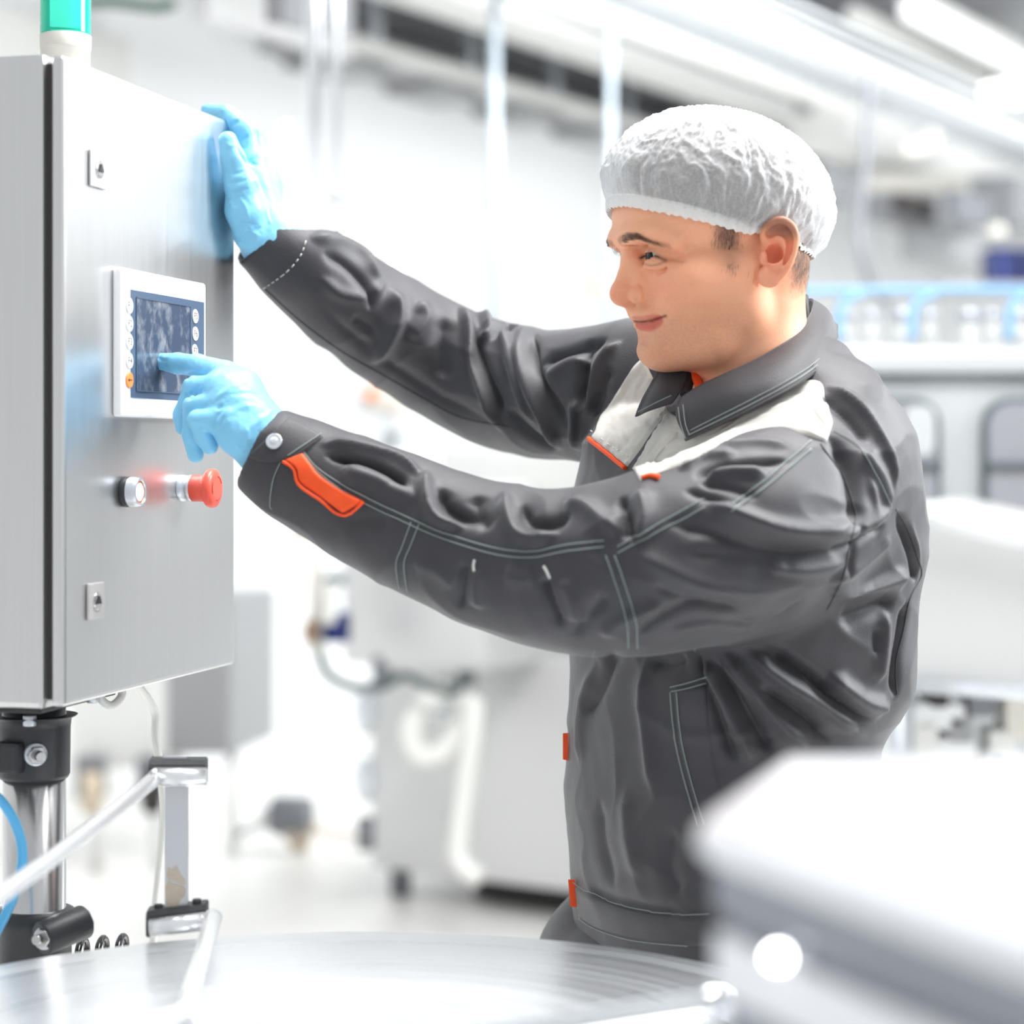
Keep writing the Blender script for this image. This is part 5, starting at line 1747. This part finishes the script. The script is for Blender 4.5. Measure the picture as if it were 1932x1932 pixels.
yk = patch(jb, [(1262, 790), (1300, 800), (1380, 780), (1470, 735), (1545, 718), (1558, 760), (1572, 800)],
           [(1205, 905), (1240, 893), (1310, 868), (1390, 822), (1470, 806), (1520, 822), (1562, 836)], 60, 26, 0.0024, M['beige'], 'yoke', jacket, wave=ripple(1))
patch(jb, [(1215, 672), (1195, 690), (1160, 745), (1130, 795), (1114, 828)], [(1262, 778), (1252, 790), (1232, 815), (1205, 855), (1184, 882)], 44, 26, 0.0024, M['beige'], 'yoke', jacket, wave=ripple(2))
patch(jb, [(1262, 776), (1246, 800), (1222, 840), (1196, 886)], [(1300, 800), (1276, 832), (1250, 862), (1208, 910)], 36, 14, 0.0036, M['beige'], 'front_placket', jacket, wave=ripple(5))
seam(jb, [(1113, 829), (1130, 842), (1150, 858), (1182, 884)], 0.0026, 0.0016).build('orange_piping', M['orangecloth'], jacket)
seam(jb, [(1212, 904), (1228, 900), (1244, 903)], 0.0026, 0.0018).build('orange_piping', M['orangecloth'], jacket)
fl_ = patch(jb, [(572, 852), (585, 872), (604, 895), (640, 920), (690, 946)], [(532, 868), (558, 884), (566, 912), (606, 940), (648, 971)], 30, 10, 0.0035, M['orangecloth'], 'sleeve_flap', jacket,
            wave=lambda u, v: 0.0015 * math.sin(u * 9) * (0.3 + v))
seam(jb, [(536, 872), (556, 886), (566, 914), (606, 942), (648, 971), (688, 947)], 0.0016, 0.0036).build('flap_edge', M['orangecloth'], jacket)
# cuff band with its button
patch(jb, [(546, 786), (578, 802), (612, 826)], [(464, 862), (504, 874), (560, 866)], 24, 18, 0.0034, M['cloth'], 'cuff_tab', jacket)
c, n = cast(jb, 519, 836)
b = MB()
b.lathe(c + n * 0.0034, n, [(0, 0.0078), (0.0016, 0.0080), (0.0026, 0.0074), (0.0022, 0.0058), (0.0020, 0.004), (0.0028, 0.0032), (0.0028, 0.0008)], 28)
b.build('cuff_button', M['galv'], jacket)
for top, bot in (([(1072, 1383), (1072, 1435)], [(1062, 1384), (1062, 1433)]), ([(1085, 1660), (1088, 1712)], [(1072, 1660), (1076, 1710)])):
    q = [cast(jb, *top[0])[0], cast(jb, *top[1])[0]]
    d = q[0].y - 0.004
    MB().prism([P(top[0][0], top[0][1], d), P(top[1][0], top[1][1], d), P(bot[1][0], bot[1][1], d), P(bot[0][0], bot[0][1], d)], (0, 0.0022, 0)).build('orange_tab', M['orangecloth'], jacket)
# hem band
patch(jb, [(1084, 1662), (1110, 1680), (1180, 1710), (1260, 1724), (1340, 1722), (1420, 1712)], [(1094, 1738), (1120, 1756), (1190, 1776), (1270, 1786), (1340, 1786), (1420, 1780)], 60, 10, 0.0030, M['cloth'], 'hem_band', jacket)
# pocket welt
patch(jb, [(1268, 1296), (1276, 1380), (1292, 1460), (1318, 1550)], [(1336, 1288), (1342, 1380), (1356, 1460), (1380, 1550)], 40, 10, 0.0026, M['cloth'], 'pocket_welt', jacket)

# stitching
T = MB()
r = 0.00048
for off in (0, 1):
    o = off * 12
    seam(jb, [(568, 846 + o * .2), (600, 884 + o * .5), (660, 922 + o), (740, 962 + o), (830, 1002 + o), (930, 1033 + o), (1000, 1040 + o), (1070, 1028 + o), (1140, 1020 + o)], r, 0.0012, T)
    seam(jb, [(1165, 1032 + o), (1230, 995 + o * 1.2), (1330, 940 + o * 1.4)], r, 0.0012, T)
    seam(jb, [(1380, 953 + o), (1450, 900 + o * 1.2), (1530, 832 + o * 1.3)], r, 0.0012, T)
    seam(jb, [(776 + 15 * off, 985 + 4 * off), (760 + 15 * off, 1030), (748 + 15 * off, 1064), (754 + 15 * off, 1108 + 6 * off)], r, 0.0012, T)
    seam(jb, [(1143 + 17 * off, 1048), (1165 + 17 * off, 1110), (1182 + 17 * off, 1170), (1186 + 17 * off, 1222)], r, 0.0012, T)
    seam(jb, [(1310 + 12 * off, 1222), (1312 + 12 * off, 1250), (1316 + 12 * off, 1276)], r, 0.0012, T)
    seam(jb, [(1268 + 12 * off, 1305), (1276 + 12 * off, 1390), (1296 + 12 * off, 1480), (1318 + 12 * off, 1556)], r, 0.0036, T)
seam(jb, [(1268, 1296), (1300, 1288), (1336, 1276)], r, 0.0032, T)
seam(jb, [(1270, 1304), (1300, 1298), (1334, 1288)], r, 0.0036, T)
seam(jb, [(1122, 1225), (1105, 1300), (1102, 1400), (1106, 1500), (1112, 1600), (1126, 1668)], r * .7, 0.0010, T)
seam(jb, [(1088, 1664), (1120, 1684), (1190, 1712), (1270, 1724), (1340, 1722)], r * .8, 0.0040, T)
seam(jb, [(1098, 1732), (1130, 1752), (1200, 1773), (1300, 1783)], r * .8, 0.0040, T)
seam(jb, [(530, 872), (516, 905), (510, 950), (514, 960)], r, 0.0010, T)
seam(jb, [(606, 824), (580, 840), (545, 862)], r, 0.0044, T)
seam(jb, [(1572, 812), (1620, 842), (1655, 900), (1680, 952)], r * .8, 0.0010, T)
T.build('stitching', M['thread'], jacket, 'stuff')
T = MB()
seam(jb, [(896, 1056), (894, 1066), (895, 1078)], 0.0013, 0.0008, T)
seam(jb, [(1026, 1068), (1032, 1078), (1038, 1090)], 0.0013, 0.0008, T)
T.build('bar_tack', M['thread_lt'], jacket, 'stuff')
T = MB()
seam(jb, [(536, 402), (516, 428), (488, 456), (440, 486)], 0.0006, 0.0008, T, dash=(6, 4))
seam(jb, [(577, 455), (566, 484), (540, 514), (498, 544)], 0.0006, 0.0010, T, dash=(6, 4))
seam(jb, [(1118, 816), (1150, 838), (1190, 864)], 0.0005, 0.0032, T, dash=(6, 4))
T.build('dashed_stitching', M['thread_lt'], jacket, 'stuff')
# seam grooves drawn with dark thread
T = MB()
seam(jb, [(500, 545), (560, 600), (640, 660), (720, 706), (800, 752), (870, 788), (960, 805)], 0.0007, 0.0002, T)
seam(jb, [(1548, 838), (1590, 900), (1612, 960), (1614, 985), (1600, 1040), (1590, 1090), (1560, 1150)], 0.0008, 0.0002, T)
seam(jb, [(1690, 962), (1712, 1000), (1730, 1050), (1738, 1085), (1716, 1130), (1704, 1190), (1690, 1250), (1692, 1310)], 0.0008, 0.0002, T)
T.build('seam_line', M['ink'], jacket, 'stuff')

# ------------------------------------------------------------------ collar
def collar_strip(inner, outer, name, ncol=64, thick=0.0022):
    def rs(pts, n):
        v = smooth_path([Vector(p) for p in pts], 10)
        d = [0]
        for a, b in zip(v, v[1:]): d.append(d[-1] + (b - a).length)
        out = []
        for i in range(n):
            t = d[-1] * i / (n - 1)
            j = min(max(k for k in range(len(d)) if d[k] <= t + 1e-9), len(v) - 2)
            out.append(v[j].lerp(v[j + 1], (t - d[j]) / max(d[j + 1] - d[j], 1e-9)))
        return out
    A, B = rs(inner, ncol), rs(outer, ncol)
    m = 12
    V = []
    ctr = Hp(-44, 0, -110)
    for i in range(ncol):
        for j in range(m):
            f = j / (m - 1)
            p = A[i].lerp(B[i], f)
            o_ = p - ctr; o_.z *= 0.4; o_.normalize()
            p = p + o_ * (0.010 * math.sin(math.pi * min(1, f * 1.15)) * (1 - 0.5 * f)) + o_ * 0.002 * noise.noise(p * 30)
            V.append(p)
    F = np.array([(i * m + j, (i + 1) * m + j, (i + 1) * m + j + 1, i * m + j + 1) for i in range(ncol - 1) for j in range(m - 1)])
    V = np.array([tuple(v) for v in V])
    n = vnormals(V, F)
    out = (V - np.array(ctr)); sg = np.sign((n * out).sum(1).mean())
    if sg < 0: F = F[:, ::-1]; n = -n
    nV = len(V)
    W = np.concatenate([V + n * thick / 2, V - n * thick / 2])
    F2 = F[:, ::-1] + nV
    rim = []
    loop = [i * m for i in range(ncol)] + [(ncol - 1) * m + j for j in range(1, m)] + [i * m + m - 1 for i in range(ncol - 2, -1, -1)] + [j for j in range(m - 2, 0, -1)]
    for a, b in zip(loop, loop[1:] + loop[:1]): rim.append((a, b, b + nV, a + nV))
    me = np_mesh(name, W, np.concatenate([F, F2, np.array(rim)]))
    o = put(name, me, jacket, M['cloth'])
    md = o.modifiers.new('rounding', 'SUBSURF'); md.levels = 1; md.render_levels = 1
    return o, B


inner = [P(1305, 700, 2.17), P(1440, 600, 2.24), P(1522, 566, 2.19), P(1532, 580, 2.12), P(1505, 628, 2.055), P(1440, 672, 2.025), P(1370, 705, 2.015), P(1320, 728, 2.02), P(1284, 752, 2.03)]
outer = [P(1330, 740, 2.24), P(1480, 660, 2.30), P(1570, 612, 2.22), P(1578, 640, 2.11), P(1566, 676, 2.035), P(1510, 722, 1.985), P(1430, 766, 1.975), P(1360, 800, 1.985), P(1293, 832, 2.00)]
col, B = collar_strip(inner, outer, 'collar')
inner2 = [P(1310, 694, 2.10), P(1300, 712, 2.075), P(1286, 735, 2.055), P(1268, 762, 2.045)]
outer2 = [P(1246, 690, 2.10), P(1228, 722, 2.085), P(1212, 750, 2.07), P(1196, 788, 2.06)]
col2, B2 = collar_strip(inner2, outer2, 'collar', 24)
cb = bvh_of(np.array([tuple(v.co) for v in col.data.vertices]), np.array([tuple(p.vertices) for p in col.data.polygons]))
T = MB()
for o in (0, 9):
    seam(cb, [(1300 + o * .4, 822 - o), (1360, 793 - o), (1430, 758 - o), (1510, 714 - o), (1552, 680 - o), (1570, 646 - o * .5)], r, 0.0014, T)
seam(cb, [(1290, 765), (1294, 800), (1302, 822)], r, 0.0014, T)
seam(cb, [(1281, 770), (1285, 800), (1294, 828)], r, 0.0014, T)
T.build('collar_stitching', M['thread'], jacket, 'stuff')
T = MB(); T.tube([Vector(p) + Vector((0, -0.004, 0.003)) for p in (P(1203, 783, 2.055), P(1238, 765, 2.045), P(1266, 752, 2.04))], r, 6, 4)
T.build('collar_stitching', M['thread'], jacket, 'stuff')
# collar stand and the orange lining showing at the throat
st_in = [P(1312, 700, 2.09), P(1312, 712, 2.065), P(1330, 722, 2.045)]
b = MB()
b.tube([P(1311, 690, 2.085), P(1313, 712, 2.07), P(1322, 735, 2.05)], 0.0045, 10, 5)
b.build('orange_lining', M['orangecloth'], jacket)
b = MB()
b.tube([P(1304, 690, 2.09), P(1302, 715, 2.075), P(1292, 745, 2.055)], 0.005, 10, 5)
b.build('inner_collar', M['ink'], jacket)
b = MB()
b.tube([P(1519, 560, 2.17), P(1524, 590, 2.14), P(1526, 615, 2.10)], 0.0035, 10, 5)
b.build('inner_collar', M['ink'], jacket)
# ------------------------------------------------------------------ gloved hands
M['glove'] = mat('blue_nitrile', srgb(132, 202, 238), 0.42, var=0.05, vscale=40, bump=0.25, bscale=220, stretch=(1, 1, 1), sss=0.0, spec=0.4)


def hand(chains, lo, hi, name, res=0.0011, wr=1.0, extra=None):
    S = Sdf(np.array(lo), np.array(hi), res)
    for pts, k in chains:
        S.chain([P(x, y, d) for x, y, d, r in pts], [r / FPX * d for x, y, d, r in pts], k)
    if extra: extra(S)
    v, f = islands(*S.mesh())
    v = relax(v, f, 2, 0.5)
    n = vnormals(v, f)
    b = bvh_of(v, f)
    return v, f, n, b


def finish(v, f, n, folds, b, name, label):
    for amp, w, pts in folds: fold(v, n, b, pts, amp, w, 0.35)
    n = vnormals(v, f)
    q = np.array([noise.noise(Vector(p) * 60) * 0.5 + (0.4 - abs(noise.noise(Vector(p) * 95))) * 0.55 for p in v])
    v = v + n * (q * 1e-3)[:, None]
    o = put(name, np_mesh(name, v, f), person, M['glove'])
    o['label'] = label
    return o


# left hand: index finger on the screen, others curled
L = [
    ([(505, 832, 2.005, 52), (470, 800, 2.005, 50), (440, 765, 2.008, 46), (420, 735, 2.012, 36)], 0.012),   # middle of the back of the hand
    ([(500, 800, 2.02, 38), (455, 735, 2.025, 36), (424, 708, 2.03, 26)], 0.012),                            # towards the index knuckle
    ([(490, 845, 1.995, 40), (450, 818, 1.992, 36), (424, 798, 1.99, 27)], 0.012),                           # little finger side
    ([(560, 880, 2.012, 62), (505, 845, 2.010, 58)], 0.012),                                                 # wrist into the cuff
    ([(424, 706, 2.030, 25), (372, 690, 2.055, 21), (336, 686, 2.074, 19.5), (302, 682, 2.086, 16)], 0.004), # index
    ([(415, 730, 2.015, 25), (366, 730, 2.030, 20), (345, 782, 2.036, 18), (346, 806, 2.034, 15.5)], 0.0035),# middle
    ([(412, 762, 2.000, 24), (364, 766, 2.008, 18.5), (362, 822, 2.016, 17.5), (369, 858, 2.020, 15.5)], 0.0035),  # ring
    ([(418, 792, 1.988, 24), (372, 792, 1.992, 17.5), (384, 824, 2.000, 16.5), (396, 842, 2.004, 15.5)], 0.0035),  # little
    ([(470, 800, 2.045, 34), (420, 775, 2.062, 24), (388, 765, 2.068, 19), (366, 756, 2.070, 16)], 0.006),   # thumb behind
]
v, f, n, b = hand(L, (-0.37, 1.93, 1.39), (-0.20, 2.12, 1.54), 'glove')
gl = finish(v, f, n, [
    (-1.6, 5, [(406, 775), (414, 768), (420, 762)]), (-2.2, 5, [(398, 812), (406, 790), (420, 772)]), (-1.8, 4, [(410, 812), (418, 796), (424, 782)]),
    (1.6, 7, [(424, 808), (430, 785), (432, 765)]), (-1.2, 5, [(350, 706), (366, 702), (384, 696)]), (-1.6, 4, [(356, 745), (368, 738), (380, 725)]), (-1.5, 4, [(362, 750), (374, 742), (386, 731)]),
    (-1.5, 4, [(348, 738), (356, 748), (362, 755)]), (-1.4, 5, [(356, 798), (372, 806), (388, 804)]), (1.2, 6, [(400, 760), (430, 735), (470, 720)]), (1.2, 7, [(420, 790), (450, 770), (490, 765)]),
    (1.4, 7, [(450, 830), (478, 800), (510, 780)]), (1.3, 5, [(464, 800), (466, 822), (466, 845)]), (-1.2, 6, [(430, 745), (470, 742), (500, 748)]), (1.3, 6, [(436, 832), (455, 848), (462, 854)]),
    (-1.2, 5, [(330, 770), (340, 774), (348, 772)]), (-1.0, 4, [(296, 672), (306, 680), (318, 680)]), (-1.2, 5, [(352, 700), (354, 712), (360, 716)]), (1.0, 6, [(520, 770), (500, 790), (490, 820)])],
    b, 'glove', 'light blue glove with its index finger on the screen')

# right hand: holding the upper far corner of the cabinet
Rh = [
    ([(508, 452, 2.297, 54), (484, 400, 2.290, 44), (474, 350, 2.285, 38), (474, 305, 2.285, 30)], 0.012),
    ([(500, 400, 2.31, 36), (494, 340, 2.32, 30), (488, 300, 2.315, 24)], 0.012),
    ([(505, 405, 2.325, 30), (504, 350, 2.345, 26), (496, 310, 2.345, 20)], 0.012),
    ([(474, 440, 2.275, 34), (462, 395, 2.262, 36), (453, 345, 2.252, 29), (440, 300, 2.245, 22), (429, 265, 2.240, 17.5)], 0.006),   # thumb
    ([(474, 300, 2.285, 22), (462, 246, 2.283, 19), (424, 214, 2.288, 16), (390, 207, 2.296, 11)], 0.004),   # index over the edge
    ([(486, 300, 2.312, 21), (477, 250, 2.312, 18), (440, 222, 2.318, 15), (402, 213, 2.325, 12)], 0.004),
    ([(494, 308, 2.342, 19), (484, 262, 2.342, 17), (446, 230, 2.348, 15), (412, 220, 2.352, 12)], 0.004),
    ([(496, 325, 2.368, 17), (486, 285, 2.368, 15), (452, 252, 2.372, 13), (424, 242, 2.374, 11)], 0.004),
    ([(560, 500, 2.315, 58), (508, 452, 2.297, 54)], 0.012),
]
v, f, n, b = hand(Rh, (-0.37, 2.19, 1.62), (-0.22, 2.42, 1.835), 'glove')
gr_ = finish(v, f, n, [
    (-2.0, 4, [(413, 224), (416, 216), (419, 208)]), (-1.8, 4, [(428, 238), (440, 234), (452, 224)]), (-1.5, 4, [(448, 266), (460, 262), (470, 254)]), (-2.5, 5, [(446, 262), (452, 285), (464, 305), (472, 325)]),
    (1.0, 5, [(424, 268), (434, 276), (448, 270)]), (-1.3, 4, [(420, 325), (440, 328), (466, 322)]), (-1.4, 4, [(424, 348), (446, 344), (470, 338)]), (-1.3, 4, [(428, 360), (450, 360), (474, 354)]),
    (1.2, 5, [(476, 330), (486, 350), (500, 380)]), (1.2, 5, [(430, 372), (440, 390), (448, 400)]), (1.2, 4, [(450, 370), (464, 392), (470, 420)]), (-1.4, 4, [(442, 412), (462, 420), (490, 425)]),
    (-1.5, 5, [(456, 440), (474, 436), (496, 428)]), (1.2, 4, [(468, 425), (478, 438), (492, 446)]), (1.0, 4, [(498, 390), (505, 410), (512, 425)]), (-1.5, 5, [(472, 225), (480, 245), (484, 262)]),
    (1.0, 4, [(470, 300), (485, 290), (492, 275)]), (-1.4, 5, [(466, 300), (478, 310), (484, 305)])],
    b, 'glove', 'light blue glove gripping the top corner of the cabinet')

# ------------------------------------------------------------------ trousers and shoes
T = Sdf((-0.03, 1.92, 0.03), (0.42, 2.42, 1.02), 0.006)
for (hx_, hy_, fx_, fy_) in ((0.126, 2.245, 0.125, 2.28), (0.225, 2.08, 0.235, 2.06)):
    T.chain([(hx_, hy_, 0.872), (hx_ - 0.012, hy_, 0.55), (fx_, fy_, 0.09)], [0.098, 0.078, 0.066], 0.03)
T.ell((0.19, 2.16, 0.90), (0.13, 0.16, 0.06), np.array(Matrix.Rotation(math.radians(20), 3, 'Z')), 0.04)
tv, tf = T.mesh(); tv = relax(tv, tf, 3)
tnn = vnormals(tv, tf)
tv = tv + tnn * np.array([(noise.noise(Vector((p[0] * 14, p[1] * 14, p[2] * 5))) * 4 + noise.noise(Vector(p) * 30) * 1.5) * 1e-3 for p in tv])[:, None]
trs = put('trousers', np_mesh('trousers', tv, tf), person, M['cloth'])
M['shoe'] = mat('black_shoe', srgb(40, 40, 42), 0.4)
for fx_, fy_ in ((0.125, 2.28), (0.235, 2.06)):
    S2 = Sdf((fx_ - 0.26, fy_ - 0.09, -0.003), (fx_ + 0.12, fy_ + 0.09, 0.16), 0.005)
    S2.chain([(fx_ + 0.03, fy_, 0.05), (fx_ - 0.10, fy_ - 0.02, 0.042), (fx_ - 0.18, fy_ - 0.035, 0.038)], [0.05, 0.045, 0.036], 0.02)
    S2.chain([(fx_, fy_, 0.13), (fx_ + 0.01, fy_, 0.06)], [0.048, 0.05], 0.02)
    S2.put(lambda x, y, z: z + 0 * x + 0 * y - 0.002, (fx_ - 0.3, fy_ - 0.2, -0.02), (fx_ + 0.2, fy_ + 0.2, 0.03), 0, 's', 0)
    sv, sf = S2.mesh()
    put('shoe', np_mesh('shoe', sv, sf), person, M['shoe'])
